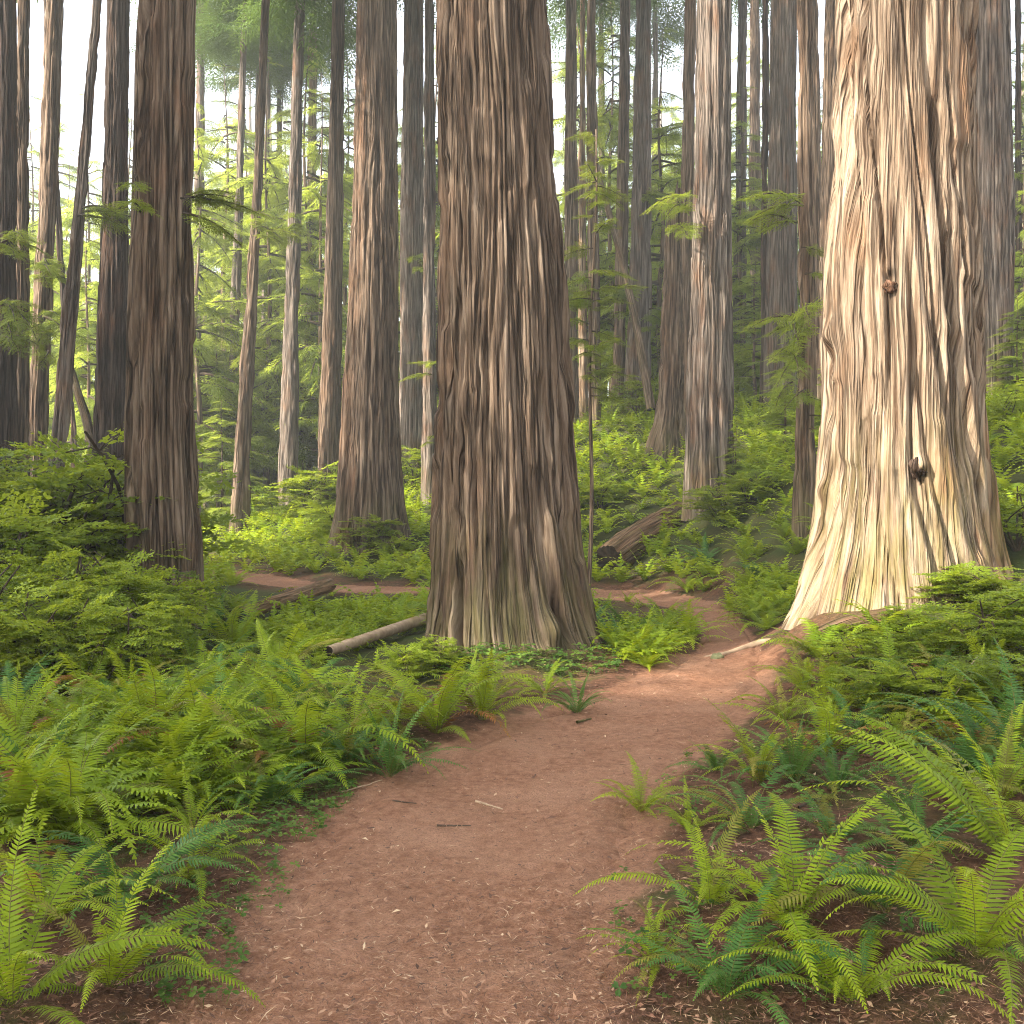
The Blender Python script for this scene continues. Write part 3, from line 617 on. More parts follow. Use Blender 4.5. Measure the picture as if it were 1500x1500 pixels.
# ------------------------------------------------------------------ ferns
def frond_geo(L,n,a0,a1,w,seed,detail=2,pw_=1.3,brk=.0):
    r=np.random.default_rng(seed); t=np.linspace(0,1,n+1); a=np.radians(a0+(a1-a0)*t**pw_); ds=L/n
    y=np.r_[0,np.cumsum(np.cos(a[:-1])*ds)]; z=np.r_[0,np.cumsum(np.sin(a[:-1])*ds)]; x=r.normal(0,.06)*L*t**2
    p=np.stack([x,y,z],1); tan=np.stack([0*a,np.cos(a),np.sin(a)],1); nrm=np.stack([0*a,-np.sin(a),np.cos(a)],1); tw=r.normal(0,.25)*t
    side=np.stack([np.cos(tw),0*t,np.sin(tw)],1); nrm=np.cross(side,tan); nrm/=np.linalg.norm(nrm,axis=1,keepdims=True)
    g=Geo(); prof=np.clip((t-.07)/.16,0,1)**.6*np.clip((1.02-t)/.52,0,1)**.75
    k0=np.arange(n+1)[prof>.02]; sp=L/n; gate=vnoise(t*7+seed*3.1,t*0,0,seed%50)
    for s in (-1,1):
        k=k0[(r.random(len(k0))>brk*.5)&~((gate[k0]<brk*.9)&(r.random(len(k0))<.7))]
        ln=w*prof[k]*r.uniform(.80,1.12,len(k)); ln=np.maximum(ln,.004)
        fw=.22+.55*t[k]**2; d=side[k]*s*np.cos(fw)[:,None]+tan[k]*np.sin(fw)[:,None]-nrm[k]*r.uniform(.02,.30,len(k))[:,None]
        d/=np.linalg.norm(d,axis=1,keepdims=True); wd=tan[k]*(sp*.46)
        b=p[k]; 
        rv=np.clip(.25+.45*t[k]+r.normal(0,.08,len(k)),0,1)
        if detail==2:
            m=b+d*ln[:,None]*.55+nrm[k]*(ln*.05)[:,None]; tip=b+d*ln[:,None]-nrm[k]*(ln*.12)[:,None]+tan[k]*(ln*.10)[:,None]
            V=np.stack([b-wd*.7,b+wd*.9,m+wd*.8,m-wd*.6,tip],1); i=np.arange(len(k))[:,None]*5
            g.add(V.reshape(-1,3),[i+np.array([[0,1,2,3]]),i+np.array([[3,2,4]])],np.repeat(rv,5))
        else:
            V=np.stack([b-wd,b+wd,b+d*ln[:,None]+wd*.25,b+d*ln[:,None]-wd*.15],1); g.add(V.reshape(-1,3),np.arange(len(k)*4).reshape(-1,4),np.repeat(rv,4))
    if detail==2:
        V,Q=tube(p,np.maximum(.0035*(1-.7*t),.0012),3); g.add(V,Q,.5,1)
    return g
FR_SPEC=[(72,-12,1.0),(66,-28,1.05),(62,-42,1.1),(58,-30,1.0),(52,-45,1.05),(48,-35,1.0),(40,-35,.95),(74,12,.9),(60,-18,1.1),(34,-28,.9),(78,30,.9),(55,-58,1.15),(64,-22,1.0),(50,-52,.9),(70,-5,1.05),(44,-20,1.1),(60,-62,1.0),(28,-38,.9),(68,-36,.8),(56,-8,1.0)]
FR_GEO=[frond_geo(L,46,a0,a1,.085*(1+.15*math.sin(i*2.3)),700+i,brk=(.0,.12,.28)[i%3]) for i,(a0,a1,L) in enumerate(FR_SPEC)]
FR=[g.mesh('frond',[L_FERN,M_RACH]) for g in FR_GEO]
FRD=[g.mesh('frond',[L_FERND,M_RACH]) for g in FR_GEO]
FRX=[g.mesh('frond',[L_DEAD,M_RACH]) for g in FR_GEO]
FRO=[g.mesh('frond',[L_OLIVE,M_RACH]) for g in FR_GEO]
NARROW=[frond_geo(1.0,38,a0,a1,.055,760+i).mesh('frond',[L_FERND,M_RACH]) for i,(a0,a1) in enumerate([(70,10),(60,-10),(50,-25),(78,40),(35,-30),(65,-40)])]
def fern_parts(px,py,size,nf,label,kind='green',dead=0,group=None,lean=None,loc=None,seed=None,spread=1.0):
    x,y,z=loc if loc is not None else hit(px,py); r=np.random.default_rng(int(abs(px*7+py*13)) if seed is None else seed)
    root=empty('sword_fern',(x,y,z-.02)); tag(root,label,'fern',group)
    lib={'green':FR,'deep':FRD,'narrow':NARROW}[kind]; yaw0=r.uniform(0,6.28)
    nf=nf+5
    for i in range(nf):
        k=r.integers(0,len(lib)); me=lib[k]
        if kind!='narrow' and r.random()<.13: me=FRO[k]
        dd=i<dead
        if dd: me=FRX[r.choice([5,6,9,11])]
        o=obj('frond',me,root); s=size*r.uniform(.7,1.1)
        o.scale=(s*r.uniform(.85,1.1),s,s); o.rotation_euler=(r.normal(0,.14)*spread,r.normal(0,.18),yaw0+i*2.399+r.normal(0,.25) if lean is None else lean+r.normal(0,.7))
        if dd: o['label']='rusty dead frond'
    return root
HERO=[
 # left bank, front
 (95,1238,.95,12,'big fern at the lower left corner, two long bright fronds arching right','green',1),
 (10,1225,.75,9,'fern cut by the left edge low down, with one flat pale frond tip','green',0),
 (20,1110,.85,11,'upright fern at the left edge with a rusty dead frond','green',1),
 (150,1120,.75,11,'fern at left below the shrubs, in front of brown litter','green',1),
 (225,1085,.95,12,'wide fern left of centre bank with long horizontal fronds','green',1),
 (285,1215,.38,6,'tiny fern at the bottom edge on clover left of trail','green',0),
 (300,1120,.80,12,'fern in the thick of the left bank with small upright fronds','green',0),
 (385,1135,.75,11,'fern with olive fading fronds above the left clover patch','green',2),
 (450,1120,.95,13,'tall bushy fern in the middle of the left bank','green',0),
 (395,1180,.5,8,'low dark fern spreading over clover left of the trail','deep',0),
 (570,1140,.62,13,'dark green narrow fern nearest the trail on the left bank','narrow',0),
 (520,1085,.8,13,'large bright fern behind the dark narrow one on left bank','green',0),
 (640,1075,.95,15,'large arching fern left of the trail below the giant trunk','green',1),
 (705,1055,.75,11,'fern at the right end of the left bank, fronds over bare soil','green',0),
 (600,1030,.42,10,'fern just below the left foot of the giant centre trunk','green',0),
 (690,1000,.4,9,'small fern in the leafy patch under the giant centre trunk','green',0),
 (280,985,1.05,11,'tall upright fern before the big left double trunk','green',1),
 (345,965,1.1,11,'tall yellow green fern right of the big left double trunk','green',0),
 (405,1000,.95,12,'tall pale fern between the left logs and the bank ferns','green',0),
 (130,1040,.8,9,'fern half buried in the left shrubs with orange dead frond','green',2),
 (845,1045,.52,13,'small dark fern alone on bare soil at the trail edge','narrow',0),
 (800,1015,.5,8,'small fern on soil below the right foot of giant trunk','green',0),
 # right bank, front
 (938,1192,.42,8,'small bright fern alone on the right edge of the near trail','green',0),
 (1165,1150,.62,11,'star shaped fern with straight narrow fronds on right litter','narrow',0),
 (1115,1150,.65,9,'bright fern leaning over the trail at the right bank','green',0),
 (1100,1215,.55,9,'deep green fern at the bottom edge right of the trail','deep',0),
 (1225,1160,.5,8,'low dark fern on litter right of the star shaped fern','deep',0),
 (1210,1110,.75,10,'fern with rusty tips in the middle of the right bank','green',2),
 (1150,1060,.55,9,'fern at the trail edge below the exposed root','green',0),
 (1215,1050,.7,10,'fern with upright blade in front of dark rotten log','green',0),
 (1300,1050,.9,11,'wide fern spreading left under the right shrubs','green',0),
 (1270,1045,.6,8,'fern squeezed between rotten log and wide right fern','deep',0),
 (1430,1120,.75,9,'blue green fern curling upright at the right','deep',0),
 (1490,1110,.95,10,'tall dark fern at the right edge with upright frond','deep',0),
 (1340,1240,.6,8,'dark fern at the bottom edge, far right litter','deep',0),
 (1220,1235,.45,7,'short fern with one upright frond at bottom right','deep',0),
 (1440,1040,.7,9,'fern amid shrubs above the blue green curling one','green',0),
 (1480,960,.8,9,'yellow green fern at the right edge by the shrubs','green',0),
 (1010,1215,.35,6,'tiny fern on litter at the bottom, right of the trail','green',0),
]
EXTRA=[(60,1165,.7),(250,1150,.6),(180,1040,.8),(330,1060,.85),(400,1065,.8),(560,1062,.5),(470,1055,.7),(300,1020,.85),(370,1025,.8),(455,1010,.7),(225,1020,.8),(90,1070,.75),(510,1120,.55),(345,1165,.5),(720,1025,.5),(320,935,.9),(1380,1085,.7),(1320,1100,.55),(1250,1090,.6),(1465,1180,.7),(1390,1170,.55),(1360,1020,.7),(1180,1015,.6),(1450,1000,.8),(1050,1130,.4)]
HPOS=[]
for h in HERO:
    o=fern_parts(h[0],h[1],h[2]*(1.12 if h[0]<760 else 1.0),h[3]+2,h[4],kind=h[5],dead=h[6]+(1 if h[2]>.7 else 0)); HPOS.append((o.location.x,o.location.y,h[2]))
for i,(a,b,s) in enumerate(EXTRA):
    o=fern_parts(a,b,s,10+i%4,('bright' if i%3 else 'deep green')+(' fern filling in between the larger ferns of the left bank' if a<750 else ' fern filling in between the larger ferns of the right bank'),'green' if i%3 else 'deep',0,'filling ferns left' if a<750 else 'filling ferns right'); HPOS.append((o.location.x,o.location.y,s))
# the single big frond pair that arches in from the lower right corner
o=fern_parts(1485,1270,1.05,7,'big fern at the lower right corner, long yellow frond arching left','green',lean=PI*.32,spread=.6,seed=4); HPOS.append((o.location.x,o.location.y,1))
# below the photo's lower edge the bank goes on
for i,(a,b,s,k) in enumerate([(60,1360,.8,'green'),(180,1330,.7,'deep'),(20,1480,.8,'green'),(160,1450,.6,'green'),(1040,1330,.6,'green'),(1160,1370,.75,'green'),(1300,1340,.7,'deep'),(1430,1400,.85,'green'),(1060,1470,.6,'deep'),(1250,1480,.7,'green'),(280,1290,.5,'green'),(960,1420,.35,'green')]):
    o=fern_parts(a,b,s,10,'fern on the near bank left of the trail below the bottom edge' if a<600 else 'fern on the near bank right of the trail below the bottom edge',k,0,'nearest ferns on the left bank' if a<600 else 'nearest ferns on the right bank'); HPOS.append((o.location.x,o.location.y,s))
# one-mesh ferns for the middle distance and the rest as one mass
def fern_whole(seed,nf,n,detail,mat,w=.11,spec=FR_SPEC):
    r=np.random.default_rng(seed); g=Geo(); y0=r.uniform(0,6)
    for i in range(nf):
        a0,a1,L=spec[r.integers(0,len(spec))]; f=frond_geo(L*r.uniform(.7,1.05),n,a0+r.normal(0,5),a1+r.normal(0,10),w,seed*50+i,detail); a=y0+i*2.399+r.normal(0,.3); c,s=math.cos(a),math.sin(a)
        V=np.concatenate(f.V)@np.array([[c,s,0],[-s,c,0],[0,0,1]]); tilt=r.uniform(-.28,.12)
        g.add(V,[x for x,_ in f.F if True],np.clip(np.concatenate(f.R)+tilt,0,1))
    return g
MIDF=[fern_whole(31+i,14,24,1,None).mesh('sword_fern',[L_FERN if i!=3 else L_FERND]) for i in range(7)]
LOWF=[fern_whole(61+i,11,9,1,None,.12) for i in range(6)]
LOWF=[(np.concatenate(g.V),np.concatenate([f for f,_ in g.F]),np.concatenate(g.R)) for g in LOWF]
def inpoly(px,py,poly):
    c=np.zeros(px.shape,bool); n=len(poly)
    for i in range(n):
        (x1,y1),(x2,y2)=poly[i],poly[(i+1)%n]
        k=((y1>py)!=(y2>py))&(px<(x2-x1)*(py-y1)/((y2-y1) or 1e-9)+x1); c^=k
    return c
BARE=[[(700,985),(890,970),(960,1000),(1000,1030),(760,1130),(720,1060)],[(1130,905),(1190,890),(1300,900),(1310,925),(1200,955),(1120,990)],[(930,1085),(1100,1060),(1330,1100),(1420,1230),(1420,1500),(850,1500),(900,1180)],
      [(200,1190),(480,1130),(640,1090),(600,1500),(240,1500)],[(0,1500),(0,1260),(330,1240),(330,1500)],[(868,848),(880,805),(925,780),(950,800),(925,850)],[(490,966),(640,914),(640,924),(497,978)],[(350,916),(483,872),(483,884),(360,930)],[(300,835),(640,858),(640,872),(420,866),(310,850)]]
def scatter(n,ymax,seed,step):
    r=np.random.default_rng(seed); pts=[]
    y=np.sqrt(r.uniform(4.5**2,ymax**2,n)); x=(r.uniform(-60,1560,n)-750)/F*y
    cell={}; out=[]
    for a,b in zip(x,y):
        m=step*(1+.012*b); k=(int(a/m),int(b/m)); ok=True
        for i in (-1,0,1):
            for j in (-1,0,1):
                for q in cell.get((k[0]+i,k[1]+j),()):
                    if (q[0]-a)**2+(q[1]-b)**2<m*m: ok=False
        if ok: cell.setdefault(k,[]).append((a,b)); out.append((a,b))
    return np.array(out)
S=scatter(60000,75,5,.40)
x,y=S[:,0],S[:,1]; z=ground(x,y); px=750+x/y*F; py=750-(z-CZ)/y*F
ok=path_sd(x,y)>np.where(y<12,.34,.06)
for (tx,ty,tr) in TR: ok&=(np.hypot(x-tx,y-ty)>tr+.25)
for hx,hy,hs in HPOS: ok&=(np.hypot(x-hx,y-hy)>.40*hs)
for i,pg in enumerate(BARE):
    ok&=~inpoly(px,py,pg)
ok&=~((px<250)&(y>8)&(y<20)&(rng.random(len(x))<.8))      # the left thicket stands there
ok&=~((y<13)&(px>760)&(rng.random(len(x))<.30))
trz=((px>300)&(px<640)&(py>862)&(py<892))|((px>865)&(px<1000)&(py>872)&(py<918)); ok&=~(trz&(rng.random(len(x))<.75))
lowz=trz|((px>455)&(px<690)&(py>935)&(py<1065))|((px>385)&(px<530)&(py>880)&(py<965))
ok&=~(lowz&(rng.random(len(x))<.10))
x,y,z,px,py,lowz=[v[ok] for v in (x,y,z,px,py,lowz)]
size=rng.uniform(.55,1.0,len(x))*np.clip(.70+.016*y,.7,1.15)*np.where(lowz,.42,1)
print('ferns',len(x))

r=np.random.default_rng(8); qa=r.uniform(880,1025,110); qb=r.uniform(893,985,110); qa=np.r_[qa,r.uniform(380,640,150)]; qb=np.r_[qb,r.uniform(900,968,150)]; qk=inpoly(qa,qb,[(400,900),(628,900),(622,908),(490,964),(380,962)])&~inpoly(qa,qb,[(486,968),(640,914),(640,934),(500,992)])&~inpoly(qa,qb,[(350,914),(483,870),(483,886),(360,934)])|inpoly(qa,qb,[(893,932),(960,920),(1000,912),(1018,930),(985,962),(935,988),(893,962)])
qd=D0(qb[qk]); qx=(qa[qk]-750)/F*qd; q2=path_sd(qx,qd)>.08; qx,qd=qx[q2],qd[q2]
qa=r.uniform(0,640,75); qb=r.uniform(1030,1260,75); m_=inpoly(qa,qb,[(0,1030),(500,1035),(650,1090),(450,1150),(230,1200),(0,1260)]); q3=D0(qb[m_]); qx=np.r_[qx,(qa[m_]-750)/F*q3]; qd=np.r_[qd,q3]; nf_=m_.sum()
qa=r.uniform(1070,1170,60); qb=r.uniform(845,920,60); m_=inpoly(qa,qb,[(1088,880),(1150,848),(1168,878),(1142,905),(1102,918)]); q3=np.array([hit(a_,b_)[1] for a_,b_ in zip(qa[m_],qb[m_])]); q4=(qa[m_]-750)/F*q3; m2=path_sd(q4,q3)>.06; qx=np.r_[qx,q4[m2]]; qd=np.r_[qd,q3[m2]]; nf_=nf_+m2.sum()
x=np.r_[x,qx]; y=np.r_[y,qd]; z=np.r_[z,ground(qx,qd)]; px=np.r_[px,750+qx/qd*F]; py=np.r_[py,750+CZ*F/qd]; size=np.r_[size,r.uniform(.38,.6,len(qx)-nf_),r.uniform(.5,.8,nf_)]
order=np.argsort(y/size); NIND=212
def region(px,py,x,y):
    if y<9.5: return 'left foreground bank' if px<760 else 'right foreground bank'
    if px<300: return 'far left among the shrubs'
    if px<640 and py>868: return 'hollow between the thin rotting log and the pale pole' if y<19 else 'strip just in front of the back trail'
    if px<640: return 'slope behind the back trail left of the giant trunk'
    if px<1040 and 868<py<1000 : return 'sunny hollow inside the trail bend'
    if px<1000: return 'slope around the mossy log'
    if px<1200: return 'slope between the trail bend and the slender bare trunk'
    return 'slope behind and beside the sunlit giant'
for j,i in enumerate(order[:NIND]):
    me=MIDF[rng.integers(0,len(MIDF))]; o=obj('sword_fern',me,None,(x[i],y[i],z[i]-.03)); o.rotation_euler=(rng.normal(0,.08),rng.normal(0,.08),rng.uniform(0,6.28)); s=size[i]; o.scale=(s,s,s*rng.uniform(.8,1.05))
    reg=region(px[i],py[i],x[i],y[i]); big='large' if s>.78 else 'small'
    dk='deep green' if me.materials[0]==L_FERND else 'bright green'
    tag(o,f'{big} {dk} fern in the {reg}' if 'far left' not in reg else f'{big} {dk} fern {reg}','fern','ferns of the '+reg)
g=Geo()
rest=order[NIND:]; pick=rng.integers(0,len(LOWF),len(rest))
for k,(V,Fq,R) in enumerate(LOWF):
    s=rest[pick==k]; a=rng.uniform(0,6.28,len(s)); M=frames(np.stack([x[s],y[s],z[s]-.03],1),np.stack([np.cos(a),np.sin(a),0*a],1),(0,0,1),size[s]*1.05)
    VV,FF=batch(V,[Fq],M); g.add(VV,FF,np.clip(np.tile(R,len(s))+np.repeat(rng.normal(-.12,.17,len(s)),len(V)),0,1))
tag(obj('fern_ground_cover',g.mesh('fern_ground_cover',[L_FERN])),'mass of distant ferns carpeting the forest floor and right slope','ferns',None,'stuff')
print('ferns done')

# ------------------------------------------------------------------ shrubs and saplings
def shrub_mesh(seed,h,rad,nsp,spl=.5,low=.1):
    r=np.random.default_rng(seed); g=Geo(); pos=[];dv=[]
    for s in range(6):
        a=r.uniform(0,6.28); top=np.array([math.cos(a)*rad*r.uniform(.2,.7),math.sin(a)*rad*r.uniform(.2,.7),h*r.uniform(.6,.95)]); t=np.linspace(0,1,8)[:,None]
        bend=np.array([r.normal(0,.12),r.normal(0,.12),0])*h; p=top*t**[[1.3,1.3,.9]]+bend*np.sin(t*PI); V,Q=tube(p,.014*h*(1-.75*t[:,0])+.003,5); g.add(V,Q,.5,1)
        for k in range(nsp//6):
            f=r.uniform(low,1)**.7; q=np.array([np.interp(f,t[:,0],p[:,i]) for i in range(3)]); b=r.uniform(0,6.28); ln=rad*r.uniform(.2,.75)*(1.1-.5*f); d=np.array([math.cos(b),math.sin(b),r.uniform(-.05,.3)])
            e=q+d*ln; 
            if r.random()<.5: V,Q=tube(np.array([q,(q+e)/2+[0,0,.04],e]),.004,3); g.add(V,Q,.5,1)
            pos.append(e); dv.append(d*[1,1,.4]+[r.normal(0,.3),r.normal(0,.3),-.05])
            if r.random()<.6: pos.append(q+d*ln*.4); dv.append(d+[r.normal(0,.5),r.normal(0,.5),.1])
    put_sprays(g,SPL,np.array(pos),np.array(dv),r.uniform(.7,1.15,len(pos))*spl,r,0,.1,.85,.25)
    return g
def split_mesh(g,name,mat):
    """foliage and stems as two meshes"""
    V=np.concatenate(g.V); R=np.concatenate(g.R); out=[]
    for m,nm,mt in ((0,'foliage',mat),(1,'stem',M_TWIG)):
        fs=[f for f,k in g.F if k==m]; q=np.concatenate(fs); u,inv=np.unique(q,return_inverse=True); out.append(Geo().add(V[u],inv.reshape(q.shape),R[u]).mesh(nm,[mt]))
    return out
SHR=[split_mesh(shrub_mesh(900+i,1.0,.66,66,.40),'shrub',L_HUCK) for i in range(5)]
def shrub(px,py,h,label,k,wide=1.0,loc=None,group=None):
    x,y,z=loc if loc is not None else hit(px,py); e=empty('huckleberry_shrub',(x,y,z-.03),random.uniform(0,6.28)); e.scale=(h*wide,h*wide,h); tag(e,label,'shrub',group)
    obj('foliage',SHR[k%5][0],e); obj('stem',SHR[k%5][1],e); return e
def atd(px,d): x=(px-750)/F*d; return (x,d,g1(x,d))
LEFT=[(15,15,2.6,'tall shrub at the left edge below the dark edge trunk'),(62,16.5,2.9,'tall shrub in front of the reddish trunk at left'),(105,14.5,3.1,'tallest light green shrub before the leaning grey trunk'),
 (165,17,1.9,'dense shrub at the foot of the straight dark trunk'),(228,12.3,1.35,'thin leaved shrub against the foot of the left double trunk'),(30,11.5,1.5,'broad olive shrub at the left edge under the tall shrubs'),
 (95,10.8,1.4,'dense shrub in the middle of the left thicket'),(160,11.2,1.4,'broad shrub left of the big double trunk, mid height'),(210,10.2,.95,'low yellowish shrub below the left double trunk'),
 (55,9.2,1.05,'dark low shrub with bare twigs beneath the left thicket'),(130,9.0,.95,'front shrub of the left thicket above the ferns'),(-20,9.5,1.3,'shrub cut by the left edge above the ferns'),(130,19,1.9,'shrub deep in the left thicket behind the others'),(195,14.5,1.5,'shrub hiding the left side of the double trunk base'),(-25,13,2.2,'tall shrub cut by the left edge, behind the low ones'),(75,21,2.0,'background shrub between the left trunks')]
for i,(a,d,h,l) in enumerate(LEFT): shrub(0,0,h,l,i,.95,atd(a,d))
MIDS=[(455,770,.0,36,2.2,'shrub with bare arching twigs before the straight lit trunk'),(530,790,0,27,1.1,'dark bush growing on the mound of the broad trunk'),(575,800,0,26.6,.7,'small bush at the right foot of the broad trunk'),
 (600,700,0,37,1.9,'yellow lit bush between broad trunk and slim trunk'),(985,735,0,25.6,.8,'rounded dark bush above the mossy log'),(880,720,0,30,1.2,'bush beside the thin bare sapling'),(1060,760,0,23,1.0,'dark bush at the right foot of stout grooved trunk'),
 (1100,740,0,23,1.0,'bush between stout grooved trunk and slender bare trunk'),(1240,620,0,25,1.3,'bush behind the left edge of sunlit giant'),(935,610,0,40,2.0,'bush hiding the feet of the crossed pair'),(1105,590,0,42,2.4,'bush upslope under the faint reddish trunk'),
 (395,765,0,38,1.3,'bush in front of the pale slim trunks'),(500,770,0,31,1.4,'bush at the left foot of the broad trunk'),(1470,640,0,20,.8,'bush under the broad grey trunk at right'),
 (640,965,0,10.6,.42,'small leafy bush at the left foot of the giant centre trunk'),(590,985,0,10.2,.45,'small leafy bush left of the giant centre trunk by the pole')]
for i,(a,b,_,d,h,l) in enumerate(MIDS): shrub(0,0,h,l,i+2,1.15,atd(a,d))
RIGHT=[(1330,10.2,.36,'low shrub in front of the sunlit giant, middle'),(1395,10.6,.5,'yellow tipped shrub right of the sunlit giant base'),(1460,10.4,.6,'shrub at the right edge level with the giant base'),(1280,9.0,.50,'low reddish shrub above the rotten log'),
 (1350,8.4,.62,'bright shrub in the middle of the right bank'),(1430,8.3,.72,'brown twigged shrub at right among ferns'),(1500,8.6,.8,'shrub cut by the right edge on the bank'),(1300,7.4,.42,'small bright shrub left on the right bank'),(1385,7.1,.5,'low bright shrub above blue green fern'),(1490,12.2,.9,'shrub at the right edge behind the others'),(1420,12.0,.4,'low shrub at the right foot of the sunlit giant'),(1250,10.3,.28,'low creeping shrub below the sunlit giant, left'),(1470,7.0,.5,'dim shrub near the right edge over litter')]
for i,(a,d,h,l) in enumerate(RIGHT): shrub(0,0,h,l,i+1,1.35,atd(a,d))
# understory conifers: a thin trunk and a leafy crown
UC=[crown_mesh('crown',500+i,.10,1.0,.17,78,[BRf,BRf,BRLf][0],L_HEM,.9) for i in range(4)]
def uc_variant(seed,n,rad,h0,lib): 
    r=np.random.default_rng(seed); g=Geo(); n=int(n*.66); p,d,L=crown_pts(r,h0,10.,rad,n,1.0); put_branches(g,lib,p,d,L,r); return g.mesh('crown',[L_HEM,M_TWIG])
UCR=[uc_variant(520+i,95,2.1,1.2,BRf) for i in range(4)]
t=np.linspace(0,10,14); V,Q=tube(np.stack([.05*np.sin(t),.05*np.cos(t*1.3),t],1),.09*(1-t/10.6),8); UTR=Geo().add(V,Q,.5).mesh('trunk',[BARK['brown']],True,{'moss':np.zeros(len(V)),'tone':np.zeros(len(V))})
def understory(px,d,h,label,k,wide=1.0,group=None,name='young_hemlock'):
    x=(px-750)/F*d; e=empty(name,(x,d,g1(x,d)-.1),random.uniform(0,6.28)); s=h/10.; e.scale=(s*wide,s*wide,s); tag(e,label,'tree',group)
    obj('trunk',UTR,e); obj('crown',UCR[k%4],e); return e
UND=[(318,46,11,'hazy young hemlock in the gap right of the double trunk'),(300,70,24,None),(345,64,22,None),(395,75,30,None),(440,70,26,None),(465,62,20,None),(505,70,24,None),(610,62,22,None),(635,70,28,None),
 (20,48,16,None),(65,42,15,None),(100,52,20,None),(128,40,14,None),(175,60,22,None),(205,48,16,None),(275,58,20,None),(258,80,30,None),(370,90,34,None),(420,95,36,None),(480,90,34,None),(330,95,36,None),
 (845,60,16,None),(880,70,22,None),(905,62,17,None),(965,58,15,None),(985,75,22,None),(1060,60,13,None),(1090,66,18,None),(1110,58,14,None),(1150,60,15,None),(1200,50,12,None),(1235,55,14,None),(1490,42,14,None),(1500,30,8,None),(1395,60,15,None),(575,85,30,None),(545,75,24,None),(825,80,26,None),(930,85,28,None),(1010,85,24,None),(1180,75,20,None)]
UND+=[(290,44,19,None),(330,52,24,None),(392,48,22,None),(450,50,24,None),(470,46,20,None),(508,56,26,None),(130,50,22,None),(45,55,24,None),(415,60,28,None),(360,58,27,None),(612,50,21,None),(640,54,24,None),(848,52,22,None),(895,50,22,None),(968,48,18,None),(1085,46,14,None),(1105,70,24,None),(1215,44,13,None),(1000,60,20,None),(190,46,20,None),(85,62,26,None),(15,60,24,None)]
for i,(a,d,h,l) in enumerate(UND):
    side='left of the giant centre trunk' if a<750 else 'right of the giant centre trunk'
    understory(a,d,h,l or f'bright hazy young conifer filling the gaps far back {side}',i,random.uniform(.8,1.15),None if l else 'background conifers '+side)
# sapling with the bare thin stem right of the giant trunk
x,y,z=P(862,705,22); z=g1(x,y); e=empty('hemlock_sapling',(x,y,z)); tag(e,'thin bare stemmed sapling with pale sprays right of giant centre trunk','tree')
t=np.linspace(0,1,18); tp=np.array(P(872,250,22))-np.array([x,y,z]); pth=np.stack([tp[0]*t+.05*np.sin(t*9),.06*np.sin(t*7),tp[2]*1.1*t],1); V,Q=tube(pth,.045*(1-.75*t)+.006,8)
obj('trunk',Geo().add(V,Q,.5).mesh('trunk',[BARK['brown']],True,{'moss':np.zeros(len(V)),'tone':np.zeros(len(V))}),e)
r=np.random.default_rng(77); g=Geo(); n=46; f=r.uniform(.42,1,n); o=np.stack([np.interp(f,t,pth[:,i]) for i in range(3)],1); a=r.uniform(0,6.28,n); put_branches(g,BRf,o,np.stack([np.cos(a),np.sin(a),r.uniform(-.1,.35,n)],1),r.uniform(.45,1.25,n)*(1.15-.5*f),r); obj('crown',g.mesh('crown',[L_LIMB,M_TWIG]),e)
for i,(a,d,h,l) in enumerate([(1078,24.5,1.9,'small dark hemlock sapling beside the stout grooved trunk'),(1150,28,3.2,'hemlock sapling left of the slender bare trunk'),(1235,27,3.0,'hemlock sapling behind the left edge of sunlit giant'),(150,24,3.0,'young sapling in the thicket by the straight dark trunk'),(470,33,2.0,'low hemlock sapling before the smooth brown trunk'),(325,38,5.0,'dark slim sapling left of the leaning brown trunk'),(1105,40,6.,'leafy sapling under the smooth pale trunk upslope'),(1490,23,2.6,'sapling at the right edge under the broad grey trunk')]):
    understory(a,d,h,l,i,1.5,None,'hemlock_sapling')
# living sprays hanging off the trunks in view
def limb(word,px,py,d,L,yaw,seed,drop=-.1,lib=BRf,mat=None,n=1):
    root=root_by(word); r=np.random.default_rng(seed); g=Geo(); p=np.array(P(px,py,d)); ps=np.array([p+r.normal(0,.25,3)*[.4,.3,1]*(n>1) for _ in range(n)]); a=yaw+r.normal(0,.35,n)*(n>1)
    put_branches(g,lib,ps-np.array(root.location),np.stack([np.cos(a),np.sin(a),np.full(n,drop)+r.normal(0,.12,n)],1),L*r.uniform(.5,.95,n),r); return obj('branch',g.mesh('branch',[mat or L_LIMB,M_TWIG]),root)
limb('double trunk at left',276,300,13.7,1.1,-.15,1,.05,BRf,None,5); limb('double trunk at left',205,300,13.2,1.3,-1.2,2,.0,BRf,None,2)
limb('cut by the left edge',8,352,24.4,1.6,-.7,3,-.05,BRf,None,5); limb('cut by the left edge',6,470,24.4,1.7,-.6,4,-.1,BRf,None,6); limb('third from left edge',70,390,28,2.0,-.9,5,-.1,BRf,None,6); limb('third from left edge',62,480,28,1.9,-1.1,6,-.1,BRf,None,6)
limb('leaning grey trunk',120,300,22.5,1.6,-.3,7,0,BRf,None,3); limb('sunlit left face',615,385,39,1.9,-1.4,8,0,BRf,None,4); limb('slim trunk close',636,530,33,1.3,-2.2,9,0,BRf,None,3); limb('slim trunk close',634,640,33,.9,-2.0,10,0,BRf,None,2)
